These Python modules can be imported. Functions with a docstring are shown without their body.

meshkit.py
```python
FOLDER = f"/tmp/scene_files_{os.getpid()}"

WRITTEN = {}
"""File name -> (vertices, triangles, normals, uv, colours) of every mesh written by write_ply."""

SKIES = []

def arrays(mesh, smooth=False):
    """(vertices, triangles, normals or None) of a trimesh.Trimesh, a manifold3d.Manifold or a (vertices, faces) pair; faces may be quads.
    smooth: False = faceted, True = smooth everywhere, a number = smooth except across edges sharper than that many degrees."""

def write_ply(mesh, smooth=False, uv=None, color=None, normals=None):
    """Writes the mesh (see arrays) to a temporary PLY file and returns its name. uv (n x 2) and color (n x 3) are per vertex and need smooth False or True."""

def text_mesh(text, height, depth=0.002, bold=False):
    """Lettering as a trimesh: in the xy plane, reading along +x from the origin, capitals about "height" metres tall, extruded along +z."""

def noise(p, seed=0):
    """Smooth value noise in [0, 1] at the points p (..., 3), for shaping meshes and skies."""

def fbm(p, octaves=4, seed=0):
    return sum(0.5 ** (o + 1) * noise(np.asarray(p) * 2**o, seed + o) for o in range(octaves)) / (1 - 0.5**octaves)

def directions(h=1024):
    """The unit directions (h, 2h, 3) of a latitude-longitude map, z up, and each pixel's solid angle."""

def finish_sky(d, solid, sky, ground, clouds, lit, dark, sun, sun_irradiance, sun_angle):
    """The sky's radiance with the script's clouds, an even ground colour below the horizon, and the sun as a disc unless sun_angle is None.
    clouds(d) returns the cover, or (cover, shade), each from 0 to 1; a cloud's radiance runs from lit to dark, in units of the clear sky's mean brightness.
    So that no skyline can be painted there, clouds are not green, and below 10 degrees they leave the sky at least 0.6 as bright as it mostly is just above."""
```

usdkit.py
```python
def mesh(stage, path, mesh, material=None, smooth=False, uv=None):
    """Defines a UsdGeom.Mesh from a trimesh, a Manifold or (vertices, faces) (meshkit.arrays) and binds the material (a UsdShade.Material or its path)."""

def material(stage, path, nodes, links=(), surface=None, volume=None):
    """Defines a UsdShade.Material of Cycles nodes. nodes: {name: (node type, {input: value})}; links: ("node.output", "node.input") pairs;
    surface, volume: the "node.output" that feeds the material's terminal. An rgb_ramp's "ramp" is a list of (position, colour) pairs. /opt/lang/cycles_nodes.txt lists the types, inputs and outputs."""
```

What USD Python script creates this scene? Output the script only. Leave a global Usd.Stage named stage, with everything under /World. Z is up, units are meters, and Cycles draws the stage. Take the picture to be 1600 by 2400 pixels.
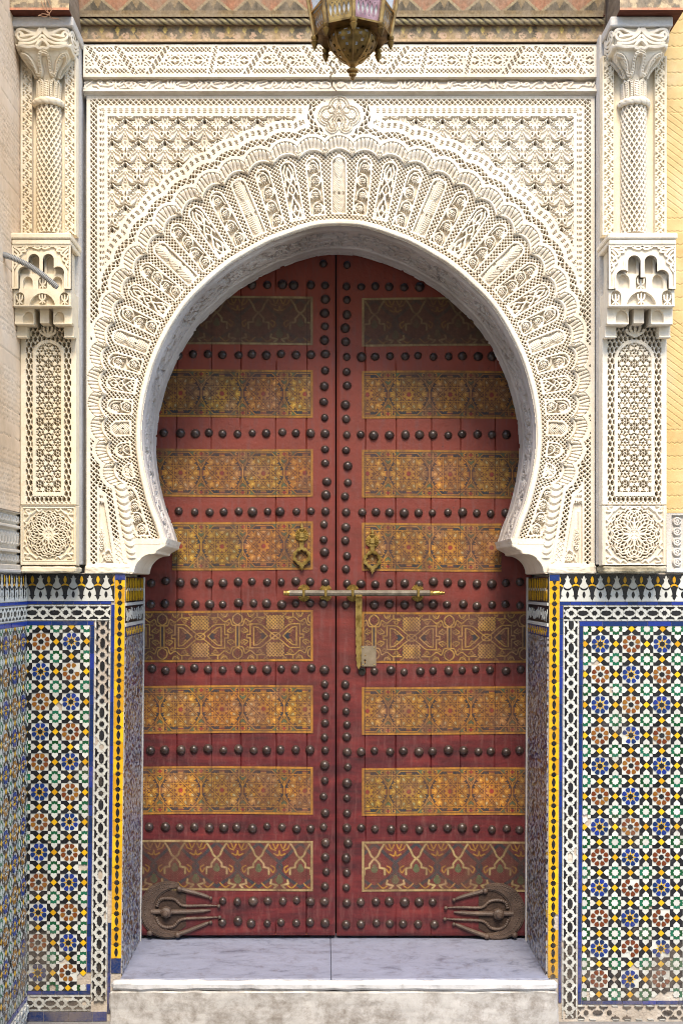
import math, random, numpy as np, trimesh, shapely, usdkit
import manifold3d as m3
from scipy.spatial import cKDTree
from scipy.ndimage import gaussian_filter
from shapely.geometry import Polygon, LineString, Point, box as sbox
from shapely import affinity
from pxr import Usd, UsdGeom, UsdLux, UsdShade, Gf, Sdf, Vt

random.seed(7); RNG = np.random.default_rng(7)
stage = Usd.Stage.CreateInMemory()
UsdGeom.SetStageUpAxis(stage, 'Z'); UsdGeom.SetStageMetersPerUnit(stage, 1.0)
UsdGeom.Xform.Define(stage, '/World'); UsdGeom.Scope.Define(stage, '/World/Looks')

# ---------------------------------------------------------------- measures
S, D, CX, CY, H = 0.0016, 4.2, 760.0, 1370.0, 1.64     # metres per unit on the front plane, camera distance, eye point

# ---------------------------------------------------------------- camera
cam = UsdGeom.Camera.Define(stage, '/World/camera')
cam.AddTranslateOp().Set(Gf.Vec3d(0, -D, H)); cam.AddRotateXOp().Set(90.0)
cam.CreateHorizontalApertureAttr(36.0); cam.CreateVerticalApertureAttr(54.0)
cam.CreateFocalLengthAttr(36.0 * D / 2.56)
cam.CreateHorizontalApertureOffsetAttr(36.0 * (800 - CX) / 1600)
cam.CreateVerticalApertureOffsetAttr(36.0 * (CY - 1200) / 1600)
cam.CreateFStopAttr(0.0); cam.CreateClippingRangeAttr(Gf.Vec2f(0.05, 1000))
cam.CreateExposureAttr(EXPOSURE := 2.30)

# ---------------------------------------------------------------- sky and sun (open shade under a bright strip of sky)
SUN_EL, SUN_AZ = math.radians(54), math.radians(177)       # azimuth clockwise from +y
sdir = np.array([math.sin(SUN_AZ) * math.cos(SUN_EL), math.cos(SUN_AZ) * math.cos(SUN_EL), math.sin(SUN_EL)])
dome = UsdLux.DomeLight.Define(stage, '/World/sky')
skym = usdkit.material(stage, '/World/Looks/sky_light', {
    's': ('sky_texture', {'sky_type': 'single_scattering', 'sun_disc': False, 'sun_elevation': SUN_EL, 'sun_rotation': SUN_AZ, 'aerosol_density': 0.9}),
    'b': ('background_shader', {'strength': 0.115})}, [('s.color', 'b.color')], surface='b.background')
UsdShade.MaterialBindingAPI.Apply(dome.GetPrim()).Bind(skym)
dome.GetPrim().SetCustomDataByKey('kind', 'structure'); dome.GetPrim().SetCustomDataByKey('label', 'bright hazy daylight sky above the alley')
sun = UsdLux.DistantLight.Define(stage, '/World/sun')
sun.CreateNormalizeAttr(True); sun.CreateIntensityAttr(0.38); sun.CreateAngleAttr(24.0); sun.CreateColorAttr(Gf.Vec3f(1.0, 0.88, 0.70))
_z = Gf.Vec3d(*map(float, sdir)); _r = Gf.Rotation(Gf.Vec3d(0, 0, 1), _z)
_m = Gf.Matrix4d(1.0); _m.SetRotate(_r); sun.AddTransformOp().Set(_m)

# ---------------------------------------------------------------- helpers
def F(y): return (D + y) / D
def X(px, y=0.0): return (px - CX) * S * F(y)
def Z(py, y=0.0): return H + (CY - py) * S * F(y)

COUNT = {}
def path_for(parent, name):
    base = parent + '/' + name
    n = COUNT.get(base, 0); COUNT[base] = n + 1
    return base if n == 0 else f'{base}_{n:03d}'

def keys(prim, label=None, cat=None, group=None, kind=None):
    for k, v in (('label', label), ('category', cat), ('group', group), ('kind', kind)):
        if v: prim.SetCustomDataByKey(k, v)
    return prim

def thing(name, label, cat, group=None, kind=None, at=None):
    p = path_for('/World', name)
    x = UsdGeom.Xform.Define(stage, p)
    keys(x.GetPrim(), label, cat, group, kind)
    return p

MATS = {}
def M(name): return MATS[name]

def raw(path, v, counts, idx, mat, n=None, col=None):
    m = UsdGeom.Mesh.Define(stage, path)
    m.CreatePointsAttr(Vt.Vec3fArray.FromNumpy(np.ascontiguousarray(v, np.float32)))
    m.CreateFaceVertexCountsAttr(Vt.IntArray.FromNumpy(np.ascontiguousarray(counts, np.int32)))
    m.CreateFaceVertexIndicesAttr(Vt.IntArray.FromNumpy(np.ascontiguousarray(idx, np.int32)))
    m.CreateSubdivisionSchemeAttr('none')
    if n is not None:
        m.CreateNormalsAttr(Vt.Vec3fArray.FromNumpy(np.ascontiguousarray(n, np.float32))); m.SetNormalsInterpolation('vertex')
    if col is not None:
        UsdGeom.PrimvarsAPI(m).CreatePrimvar('paint', Sdf.ValueTypeNames.Color3fArray, 'vertex').Set(Vt.Vec3fArray.FromNumpy(np.ascontiguousarray(col, np.float32)))
    UsdShade.MaterialBindingAPI.Apply(m.GetPrim()).Bind(MATS[mat])
    return m.GetPrim()

def obj(parent, name, mesh, mat, smooth=False, label=None, cat=None, group=None, kind=None):
    p = path_for(parent, name)
    m = usdkit.mesh(stage, p, mesh, MATS[mat], smooth=smooth)
    keys(m.GetPrim(), label, cat, group, kind)
    return p

def bx(x0, x1, y0, y1, z0, z1, bev=0.0):
    c = [(x0 + x1) / 2, (y0 + y1) / 2, (z0 + z1) / 2]; e = [abs(x1 - x0), abs(y1 - y0), abs(z1 - z0)]
    if bev <= 0:
        m = trimesh.creation.box(e)
    else:
        b = min(bev, min(e) * 0.45); pts = []
        for s in np.array(np.meshgrid([-1, 1], [-1, 1], [-1, 1])).reshape(3, -1).T:
            for k in range(3):
                q = s * (np.array(e) / 2 - b); q[k] = s[k] * e[k] / 2; pts.append(q)
        m = trimesh.convex.convex_hull(np.array(pts))
    m.apply_translation(c); return m

def cat_(ms): return trimesh.util.concatenate(ms)

def lathe(prof, sec=20, axis_at=(0, 0, 0)):
    m = trimesh.creation.revolve(np.array(prof, float), sections=sec); m.apply_translation(axis_at); return m

def tube(pts, r, sides=8, flat=1.0, caps=True):
    p = np.asarray(pts, float); n = len(p); r = np.broadcast_to(r, (n,))
    t = np.gradient(p, axis=0); t /= np.linalg.norm(t, axis=1, keepdims=True) + 1e-12
    ref = np.array([0, 1.0, 0]); a = np.cross(t, ref); l = np.linalg.norm(a, axis=1)
    a[l < 1e-3] = np.cross(t[l < 1e-3], [0, 0, 1.0]); a /= np.linalg.norm(a, axis=1, keepdims=True)
    b = np.cross(a, t); ang = np.arange(sides) * 2 * np.pi / sides
    v = p[:, None] + r[:, None, None] * (np.cos(ang)[None, :, None] * a[:, None] + flat * np.sin(ang)[None, :, None] * b[:, None])
    v = v.reshape(-1, 3); i, j = np.meshgrid(np.arange(n - 1), np.arange(sides), indexing='ij')
    q = np.stack([i * sides + j, (i + 1) * sides + j, (i + 1) * sides + (j + 1) % sides, i * sides + (j + 1) % sides], -1).reshape(-1, 4)
    f = np.vstack([q[:, [0, 1, 2]], q[:, [0, 2, 3]]])
    if caps:
        v = np.vstack([v, p[:1], p[-1:]]); c0, c1 = n * sides, n * sides + 1; k = np.arange(sides)
        f = np.vstack([f, np.stack([np.full(sides, c0), k, (k + 1) % sides], 1), np.stack([np.full(sides, c1), (n - 1) * sides + (k + 1) % sides, (n - 1) * sides + k], 1)])
    m = trimesh.Trimesh(v, f, process=False); m.fix_normals(); return m

def smooth_line(pts, per=8, closed=False):
    """Catmull-Rom through the points."""
    p = np.asarray(pts, float)
    if len(p) < 3 and not closed: return np.linspace(p[0], p[-1], per * 2)
    q = np.vstack([p[-1:], p, p[:2]]) if closed else np.vstack([2 * p[0] - p[1], p, 2 * p[-1] - p[-2]])
    out, t = [], np.linspace(0, 1, per, endpoint=False)[:, None]
    for i in range(len(q) - 3):
        a, b, c, d = q[i:i + 4]
        out.append(0.5 * (2 * b + (c - a) * t + (2 * a - 5 * b + 4 * c - d) * t ** 2 + (3 * b - a - 3 * c + d) * t ** 3))
    if not closed: out.append(p[-1:])
    return np.vstack(out)

def dense(line, step=0.6):
    l = np.asarray(line, float); d = np.r_[0, np.cumsum(np.hypot(*np.diff(l, axis=0).T))]
    n = max(2, int(d[-1] / step) + 1); s = np.linspace(0, d[-1], n)
    return np.stack([np.interp(s, d, l[:, 0]), np.interp(s, d, l[:, 1])], 1)

def circ(cx, cy, r, n=16, a0=0, a1=360):
    a = np.radians(np.linspace(a0, a1, n + 1)); return np.stack([cx + r * np.cos(a), cy + r * np.sin(a)], 1)

def sstep(a, b, x):
    t = np.clip((x - a) / (b - a), 0, 1); return t * t * (3 - 2 * t)

def vnoise(x, y, scale, seed=0):
    """smooth value noise, 0..1"""
    g = np.random.default_rng(seed).random((64, 64)); u, v = np.asarray(x) * scale, np.asarray(y) * scale
    i, j = np.floor(u).astype(int), np.floor(v).astype(int); a, b = u - i, v - j; a, b = a * a * (3 - 2 * a), b * b * (3 - 2 * b)
    w = lambda p, q: g[p % 64, q % 64]
    return (w(i, j) * (1 - a) + w(i + 1, j) * a) * (1 - b) + (w(i, j + 1) * (1 - a) + w(i + 1, j + 1) * a) * b
def fbm(x, y, scale, seed=0, octv=4):
    t = s = 0.0
    for k in range(octv): t = t + vnoise(x, y, scale * 2 ** k, seed + k) * 0.5 ** k; s += 0.5 ** k
    return t / s

def normals_of(P):
    du, dv = np.gradient(P, axis=1), np.gradient(P, axis=0)
    n = np.cross(dv, du); n /= np.linalg.norm(n, axis=2, keepdims=True) + 1e-15
    return n

def grid_mesh(P, path, mat, keep=None, N=None, col=None, flip=False):
    """P: rows x columns x 3. One mesh of the kept cells."""
    ny, nx = P.shape[:2]
    if N is None: N = normals_of(P) * (-1 if flip else 1)
    j, i = np.nonzero(np.ones((ny - 1, nx - 1), bool) if keep is None else keep)
    if len(i) == 0: return None
    a = j * nx + i; q = np.stack([a, a + nx, a + nx + 1, a + 1], 1)
    V = P.reshape(-1, 3); fn = np.cross(V[q[:, 2]] - V[q[:, 0]], V[q[:, 3]] - V[q[:, 1]])
    if np.einsum('ij,ij->i', fn, N.reshape(-1, 3)[q[:, 0]]).sum() < 0: q = q[:, ::-1]
    u, inv = np.unique(q, return_inverse=True)
    return raw(path, P.reshape(-1, 3)[u], np.full(len(q), 4), inv.ravel(), mat, N.reshape(-1, 3)[u], None if col is None else col.reshape(-1, 3)[u])

def plane_grid(px0, px1, py0, py1, step):
    nx, ny = int(round((px1 - px0) / step)) + 1, int(round((py1 - py0) / step)) + 1
    return np.meshgrid(np.linspace(px0, px1, nx), np.linspace(py0, py1, ny))

def kd(lines, step=0.6):
    return cKDTree(np.vstack([dense(l, step) for l in lines]))
def kdist(tree, x, y, cap=30):
    d, _ = tree.query(np.stack([np.ravel(x), np.ravel(y)], 1), distance_upper_bound=cap)
    return np.minimum(d, cap).reshape(np.shape(x))
def lattice(s, n, c):
    """distance to two crossed families of lines; c = the diamond's diagonal"""
    a, b = np.mod(s + n, c), np.mod(s - n, c)
    return np.minimum(np.minimum(a, c - a), np.minimum(b, c - b)) * 0.7071
def carve(d, w, depth, soft=1.0):
    """raised strap of half width w on a ground sunk by depth"""
    return -depth * sstep(w - soft * 0.3, w + soft, d)
# ---------------------------------------------------------------- materials
def mk(name, nodes, links, surface='p.BSDF'):
    MATS[name] = usdkit.material(stage, '/World/Looks/' + name, nodes, links, surface=surface)

def noise_mix(name, c1, c2, c3, scale=3.0, fine=60.0, rough=0.85, bump=0.25, bdist=0.002, bscale=220.0, spec=0.3, stretch=(1, 1, 1), extra=None):
    n = {'g': ('geometry', {}), 'mp': ('mapping', {'scale': stretch}),
         'n1': ('noise_texture', {'scale': scale, 'detail': 6.0, 'roughness': 0.6}),
         'n2': ('noise_texture', {'scale': fine, 'detail': 4.0, 'roughness': 0.65}),
         'r1': ('rgb_ramp', {'ramp': [(0.3, c1), (0.52, c2), (0.72, c3)]}),
         'r2': ('rgb_ramp', {'ramp': [(0.25, (0.80, 0.78, 0.74)), (0.6, (1, 1, 1))]}),
         'mx': ('mix_color', {'blend_type': 'multiply', 'fac': 0.6}),
         'n3': ('noise_texture', {'scale': bscale, 'detail': 3.0, 'roughness': 0.6}),
         'bp': ('bump', {'strength': bump, 'distance': bdist}),
         'p': ('principled_bsdf', {'roughness': rough, 'specular_ior_level': spec})}
    l = [('g.position', 'mp.vector'), ('mp.vector', 'n1.vector'), ('mp.vector', 'n2.vector'), ('g.position', 'n3.vector'), ('n1.fac', 'r1.fac'), ('n2.fac', 'r2.fac'),
         ('r1.color', 'mx.a'), ('r2.color', 'mx.b'), ('mx.result', 'p.base_color'), ('n3.fac', 'bp.height'), ('bp.normal', 'p.normal')]
    if extra: extra(n, l)
    mk(name, n, l)

def streaks(n, l):
    n.update({'ms': ('mapping', {'scale': (9, 9, 1.3)}), 'ns': ('noise_texture', {'scale': 2.0, 'detail': 7.0, 'roughness': 0.7}), 'rs': ('rgb_ramp', {'ramp': [(0.54, (0, 0, 0)), (0.80, (0.55, 0.55, 0.55))]}), 'st': ('mix_color', {'b': (0.36, 0.29, 0.20)})})
    l.remove(('mx.result', 'p.base_color')); l += [('g.position', 'ms.vector'), ('ms.vector', 'ns.vector'), ('ns.fac', 'rs.fac'), ('mx.result', 'st.a'), ('rs.color', 'st.fac'), ('st.result', 'p.base_color')]
noise_mix('stucco', (0.58, 0.50, 0.385), (0.655, 0.585, 0.475), (0.69, 0.635, 0.54), scale=2.6, fine=45, rough=0.9, bump=0.3, extra=streaks)
noise_mix('stucco_cream', (0.56, 0.46, 0.31), (0.65, 0.565, 0.42), (0.69, 0.62, 0.50), scale=3.0, fine=50, rough=0.9, bump=0.3, extra=streaks)
noise_mix('stucco_greytan', (0.40, 0.34, 0.27), (0.50, 0.44, 0.36), (0.57, 0.52, 0.44), scale=5.0, fine=60, rough=0.9, bump=0.3)  # duller, greyer tan than the plain stucco
noise_mix('stucco_soffit_shade', (0.33, 0.29, 0.26), (0.46, 0.42, 0.39), (0.56, 0.52, 0.49), scale=4.0, fine=70, rough=0.9, bump=0.35)  # darker copy of the stucco; shade under the arch is put into its colour
noise_mix('stucco_grey', (0.38, 0.35, 0.32), (0.50, 0.47, 0.43), (0.58, 0.55, 0.51), scale=5.0, fine=90, rough=0.9, bump=0.5, bdist=0.004, bscale=150)
noise_mix('wall_plaster', (0.56, 0.40, 0.25), (0.64, 0.49, 0.34), (0.67, 0.55, 0.42), scale=2.0, fine=25, rough=0.9, bump=0.25)
noise_mix('wall_ochre', (0.42, 0.28, 0.11), (0.49, 0.36, 0.17), (0.53, 0.43, 0.27), scale=3.0, fine=30, rough=0.9, bump=0.25)
noise_mix('rough_stone', (0.16, 0.13, 0.08), (0.30, 0.26, 0.18), (0.42, 0.38, 0.30), scale=14.0, fine=60, rough=0.95, bump=0.9, bdist=0.01, bscale=40)
noise_mix('grout', (0.26, 0.22, 0.18), (0.36, 0.31, 0.26), (0.46, 0.42, 0.37), scale=9.0, fine=80, rough=0.95, bump=0.8, bdist=0.006, bscale=60)
noise_mix('ground_stone', (0.10, 0.095, 0.09), (0.17, 0.16, 0.155), (0.24, 0.23, 0.22), scale=3.0, fine=40, rough=0.85, bump=0.5, bdist=0.006, bscale=50)
noise_mix('shade_black', (0.01, 0.008, 0.006), (0.012, 0.01, 0.008), (0.015, 0.012, 0.01), rough=0.95)  # near-black paint standing in for the shade of hollows
noise_mix('iron', (0.020, 0.011, 0.009), (0.034, 0.020, 0.016), (0.065, 0.042, 0.033), scale=14.0, fine=90, rough=0.32, bump=0.4, bdist=0.002, bscale=160, spec=0.42)
noise_mix('hinge_iron', (0.036, 0.021, 0.014), (0.060, 0.036, 0.025), (0.10, 0.066, 0.047), scale=20.0, fine=120, rough=0.55, bump=0.7, bdist=0.003, bscale=260, spec=0.5)
noise_mix('hinge_plate', (0.018, 0.010, 0.007), (0.030, 0.017, 0.012), (0.055, 0.03, 0.02), scale=16.0, fine=80, rough=0.75, bump=0.8, bdist=0.004, bscale=90)
noise_mix('steel_bar', (0.07, 0.055, 0.04), (0.13, 0.105, 0.075), (0.20, 0.175, 0.135), scale=30.0, fine=120, rough=0.55, bump=0.6, bscale=300, spec=0.3)
noise_mix('dark_red_wood', (0.07, 0.018, 0.010), (0.11, 0.03, 0.016), (0.16, 0.06, 0.035), scale=5.0, fine=40, rough=0.8, bump=0.5, stretch=(1, 6, 1))
noise_mix('old_wood', (0.10, 0.07, 0.045), (0.18, 0.13, 0.085), (0.28, 0.21, 0.15), scale=6.0, fine=50, rough=0.85, bump=0.6, bdist=0.004, bscale=90, stretch=(0.4, 1, 4))
noise_mix('conduit_grey', (0.24, 0.23, 0.21), (0.30, 0.29, 0.27), (0.34, 0.33, 0.31), scale=20, rough=0.5, bump=0.1)
noise_mix('twig', (0.20, 0.10, 0.05), (0.26, 0.14, 0.08), (0.32, 0.2, 0.12), scale=20, rough=0.8)
noise_mix('lock_plate', (0.10, 0.075, 0.045), (0.15, 0.115, 0.07), (0.19, 0.15, 0.10), scale=16.0, fine=90, rough=0.55, spec=0.6)

def brass(name, c1, c2, rough):
    mk(name, {'g': ('geometry', {}), 'n': ('noise_texture', {'scale': 40.0, 'detail': 5.0}), 'r': ('rgb_ramp', {'ramp': [(0.32, c1), (0.62, c2)]}),
              'n3': ('noise_texture', {'scale': 260.0, 'detail': 3.0}), 'bp': ('bump', {'strength': 0.25, 'distance': 0.002}),
              'p': ('principled_bsdf', {'metallic': 0.9, 'roughness': rough})},
       [('g.position', 'n.vector'), ('g.position', 'n3.vector'), ('n.fac', 'r.fac'), ('r.color', 'p.base_color'), ('n3.fac', 'bp.height'), ('bp.normal', 'p.normal')])
brass('brass', (0.20, 0.125, 0.03), (0.42, 0.29, 0.09), 0.36)
brass('lantern_bronze', (0.13, 0.075, 0.03), (0.34, 0.21, 0.075), 0.36)
brass('bronze_violet_sheen', (0.20, 0.10, 0.11), (0.36, 0.22, 0.23), 0.45)  # lantern metal with a violet reflection put into the colour
brass('dark_brass', (0.07, 0.040, 0.014), (0.22, 0.135, 0.04), 0.40)

# lantern glass
mk('lantern_glass', {'f': ('fresnel', {'IOR': 1.5}), 't': ('transparent_bsdf', {'color': (0.93, 0.94, 0.93)}), 'gl': ('glossy_bsdf', {'roughness': 0.08, 'color': (0.95, 0.95, 0.95)}),
                     'd': ('diffuse_bsdf', {'color': (0.8, 0.8, 0.8)}), 'm': ('mix_closure', {}), 'm2': ('mix_closure', {'fac': 0.45})},
   [('f.fac', 'm.fac'), ('t.BSDF', 'm.closure1'), ('gl.BSDF', 'm.closure2'), ('m.closure', 'm2.closure1'), ('d.BSDF', 'm2.closure2')], surface='m2.closure')

# glazed zellige: one colour per material, each piece a slightly different shade, chips and rising dirt on the lower wall
def glaze(name, c, var=0.25, hue=0.02):
    d = (0.30, 0.235, 0.17)
    mk(name, {'g': ('geometry', {}), 'o': ('object_info', {}), 'add': ('math', {'math_type': 'add'}), 'fr': ('math', {'math_type': 'fraction'}),
              'mr': ('map_range', {'from_min': 0.0, 'from_max': 1.0, 'to_min': 1.0 - var, 'to_max': 1.0 + var}),
              'mh': ('map_range', {'from_min': 0.0, 'from_max': 1.0, 'to_min': 0.5 - hue, 'to_max': 0.5 + hue}),
              'h': ('hsv', {'color': c}),
              'n1': ('noise_texture', {'scale': 130.0, 'detail': 4.0, 'roughness': 0.7}),
              'n2': ('noise_texture', {'scale': 5.0, 'detail': 5.0, 'roughness': 0.6}),
              'xyz': ('separate_xyz', {}), 'zr': ('map_range', {'from_min': 0.05, 'from_max': 0.42, 'to_min': 0.30, 'to_max': 0.0, 'clamp': True}),
              's1': ('math', {'math_type': 'multiply_add', 'value2': 0.45}), 's2': ('math', {'math_type': 'add'}), 's3': ('math', {'math_type': 'multiply', 'value2': 0.95}),
              'chip': ('rgb_ramp', {'ramp': [(1.00, (0, 0, 0)), (1.02, (1, 1, 1))]}),
              'film': ('map_range', {'from_min': 0.82, 'from_max': 1.12, 'to_min': 0.0, 'to_max': 0.7, 'clamp': True}),
              'mf': ('mix_color', {'b': (0.15, 0.12, 0.095)}), 'mx': ('mix_color', {'b': (0.24, 0.18, 0.13)}),
              'rr': ('map_range', {'from_min': 0.0, 'from_max': 1.0, 'to_min': 0.22, 'to_max': 0.85}),
              'nb': ('noise_texture', {'scale': 60.0, 'detail': 2.0}), 'bp': ('bump', {'strength': 0.12, 'distance': 0.003}),
              'p': ('principled_bsdf', {'specular_ior_level': 0.5})},
       [('o.random', 'add.value1'), ('g.random_per_island', 'add.value2'), ('add.value', 'fr.value1'), ('fr.value', 'mr.value'), ('fr.value', 'mh.value'), ('mr.result', 'h.value'), ('mh.result', 'h.hue'),
        ('g.position', 'n1.vector'), ('g.position', 'n2.vector'), ('g.position', 'xyz.vector'), ('xyz.z', 'zr.value'),
        ('n1.fac', 's1.value1'), ('n2.fac', 's1.value3'), ('s1.value', 's2.value1'), ('zr.result', 's2.value2'), ('s2.value', 's3.value1'), ('s3.value', 'chip.fac'),
        ('s2.value', 'film.value'), ('h.color', 'mf.a'), ('film.result', 'mf.fac'), ('mf.result', 'mx.a'), ('chip.color', 'mx.fac'), ('mx.result', 'p.base_color'),
        ('chip.color', 'rr.value'), ('rr.result', 'p.roughness'), ('g.position', 'nb.vector'), ('nb.fac', 'bp.height'), ('bp.normal', 'p.normal')])
GLZ = {'white': ((0.44, 0.44, 0.405), .14, .01), 'black': ((0.008, 0.008, 0.009), .5, .0), 'blue': ((0.005, 0.021, 0.115), .5, .010), 'green': ((0.005, 0.068, 0.026), .45, .03),
       'yellow': ((0.50, 0.275, 0.006), .18, .008), 'brown': ((0.150, 0.048, 0.006), .35, .02)}
for k, (c, v, h) in GLZ.items(): glaze('glaze_' + k, c, v, h)

# red painted planks: worn, dusty, lighter and more orange upwards
def red_paint(n, l):
    n.update({'xyz': ('separate_xyz', {}), 'zr': ('map_range', {'from_min': 0.9, 'from_max': 2.6, 'to_min': 0.0, 'to_max': 1.0, 'clamp': True}),
              'up_tone': ('mix_color', {'blend_type': 'mix', 'b': (0.22, 0.040, 0.018)}), 'zf': ('math', {'math_type': 'multiply', 'value2': 0.75}),
              'm5': ('mapping', {'scale': (10, 1, 1.6)}), 'n5': ('noise_texture', {'scale': 5.0, 'detail': 8.0, 'roughness': 0.75}),
              'r5': ('rgb_ramp', {'ramp': [(0.50, (0, 0, 0)), (0.76, (0.8, 0.8, 0.8))]}), 'dust': ('mix_color', {'b': (0.125, 0.046, 0.042)}),
              'n6': ('noise_texture', {'scale': 42.0, 'detail': 6.0, 'roughness': 0.8}), 'r6': ('rgb_ramp', {'ramp': [(0.60, (0, 0, 0)), (0.70, (0.85, 0.85, 0.85))]}),
              'chip': ('mix_color', {'b': (0.045, 0.014, 0.012)})})
    l.remove(('mx.result', 'p.base_color'))
    l += [('g.position', 'xyz.vector'), ('xyz.z', 'zr.value'), ('zr.result', 'zf.value1'), ('zf.value', 'up_tone.fac'), ('mx.result', 'up_tone.a'), ('g.position', 'm5.vector'), ('m5.vector', 'n5.vector'),
          ('n5.fac', 'r5.fac'), ('up_tone.result', 'dust.a'), ('r5.color', 'dust.fac'), ('g.position', 'n6.vector'), ('n6.fac', 'r6.fac'), ('dust.result', 'chip.a'), ('r6.color', 'chip.fac'), ('chip.result', 'p.base_color')]
noise_mix('red_paint', (0.024, 0.003, 0.005), (0.070, 0.006, 0.008), (0.125, 0.014, 0.013), scale=4.5, fine=22, rough=0.55, bump=0.5, bdist=0.003, bscale=60, spec=0.4, stretch=(1.0, 1, 5.0), extra=red_paint)

# painted ornament: pigment from the mesh, worn by noise
def painted(name, worn, amount, rough=0.6):
    mk(name, {'a': ('attribute', {'attribute': 'paint'}), 'g': ('geometry', {}), 'mp': ('mapping', {'scale': (2.5, 1, 1)}),
              'n1': ('noise_texture', {'scale': 7.0, 'detail': 8.0, 'roughness': 0.72}), 'r1': ('rgb_ramp', {'ramp': [(0.50 - amount * 0.2, (0, 0, 0)), (0.80 - amount * 0.2, (0.85, 0.85, 0.85))]}),
              'mx': ('mix_color', {'b': worn}), 'n2': ('noise_texture', {'scale': 90.0, 'detail': 5.0, 'roughness': 0.75}), 'r2': ('rgb_ramp', {'ramp': [(0.30, (0.62, 0.58, 0.55)), (0.62, (1, 1, 1))]}),
              'm2': ('mix_color', {'blend_type': 'multiply', 'fac': 0.8}), 'n3': ('noise_texture', {'scale': 120.0, 'detail': 3.0}), 'bp': ('bump', {'strength': 0.4, 'distance': 0.002}),
              'p': ('principled_bsdf', {'roughness': rough, 'specular_ior_level': 0.35})},
       [('g.position', 'mp.vector'), ('mp.vector', 'n1.vector'), ('n1.fac', 'r1.fac'), ('a.color', 'mx.a'), ('r1.color', 'mx.fac'), ('g.position', 'n2.vector'), ('n2.fac', 'r2.fac'),
        ('mx.result', 'm2.a'), ('r2.color', 'm2.b'), ('m2.result', 'p.base_color'), ('g.position', 'n3.vector'), ('n3.fac', 'bp.height'), ('bp.normal', 'p.normal')])
painted('painted_door', (0.075, 0.032, 0.02), 0.55)
painted('painted_wood', (0.34, 0.26, 0.17), 0.5, 0.8)

# marble of the step
def marble(name, c, vein, stain, amt):
    mk(name, {'g': ('geometry', {}), 'mp': ('mapping', {'scale': (1.0, 2.2, 1.0)}), 'n1': ('noise_texture', {'scale': 5.0, 'detail': 12.0, 'roughness': 0.74, 'distortion': 1.4}),
              'r1': ('rgb_ramp', {'ramp': [(0.32, vein), (0.46, c), (0.62, tuple(min(1, x * 1.15) for x in c))]}),
              'n2': ('noise_texture', {'scale': 12.0, 'detail': 12.0, 'roughness': 0.80}), 'r2': ('rgb_ramp', {'ramp': [(0.60 - amt, (0, 0, 0)), (0.78 - amt * 0.6, (0.9, 0.9, 0.9))]}),
              'mx': ('mix_color', {'b': stain}), 'n3': ('noise_texture', {'scale': 60.0, 'detail': 6.0, 'roughness': 0.8}), 'r3': ('rgb_ramp', {'ramp': [(0.66, (0, 0, 0)), (0.74, (0.7, 0.7, 0.7))]}),
              'm3': ('mix_color', {'b': tuple(x * 0.4 for x in stain)}), 'bp': ('bump', {'strength': 0.3, 'distance': 0.003}),
              'p': ('principled_bsdf', {'roughness': 0.38, 'specular_ior_level': 0.45})},
       [('g.position', 'mp.vector'), ('mp.vector', 'n1.vector'), ('n1.fac', 'r1.fac'), ('r1.color', 'mx.a'), ('g.position', 'n2.vector'), ('n2.fac', 'r2.fac'), ('r2.color', 'mx.fac'),
        ('mx.result', 'm3.a'), ('g.position', 'n3.vector'), ('n3.fac', 'r3.fac'), ('r3.color', 'm3.fac'), ('m3.result', 'p.base_color'), ('n3.fac', 'bp.height'), ('bp.normal', 'p.normal')])
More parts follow.
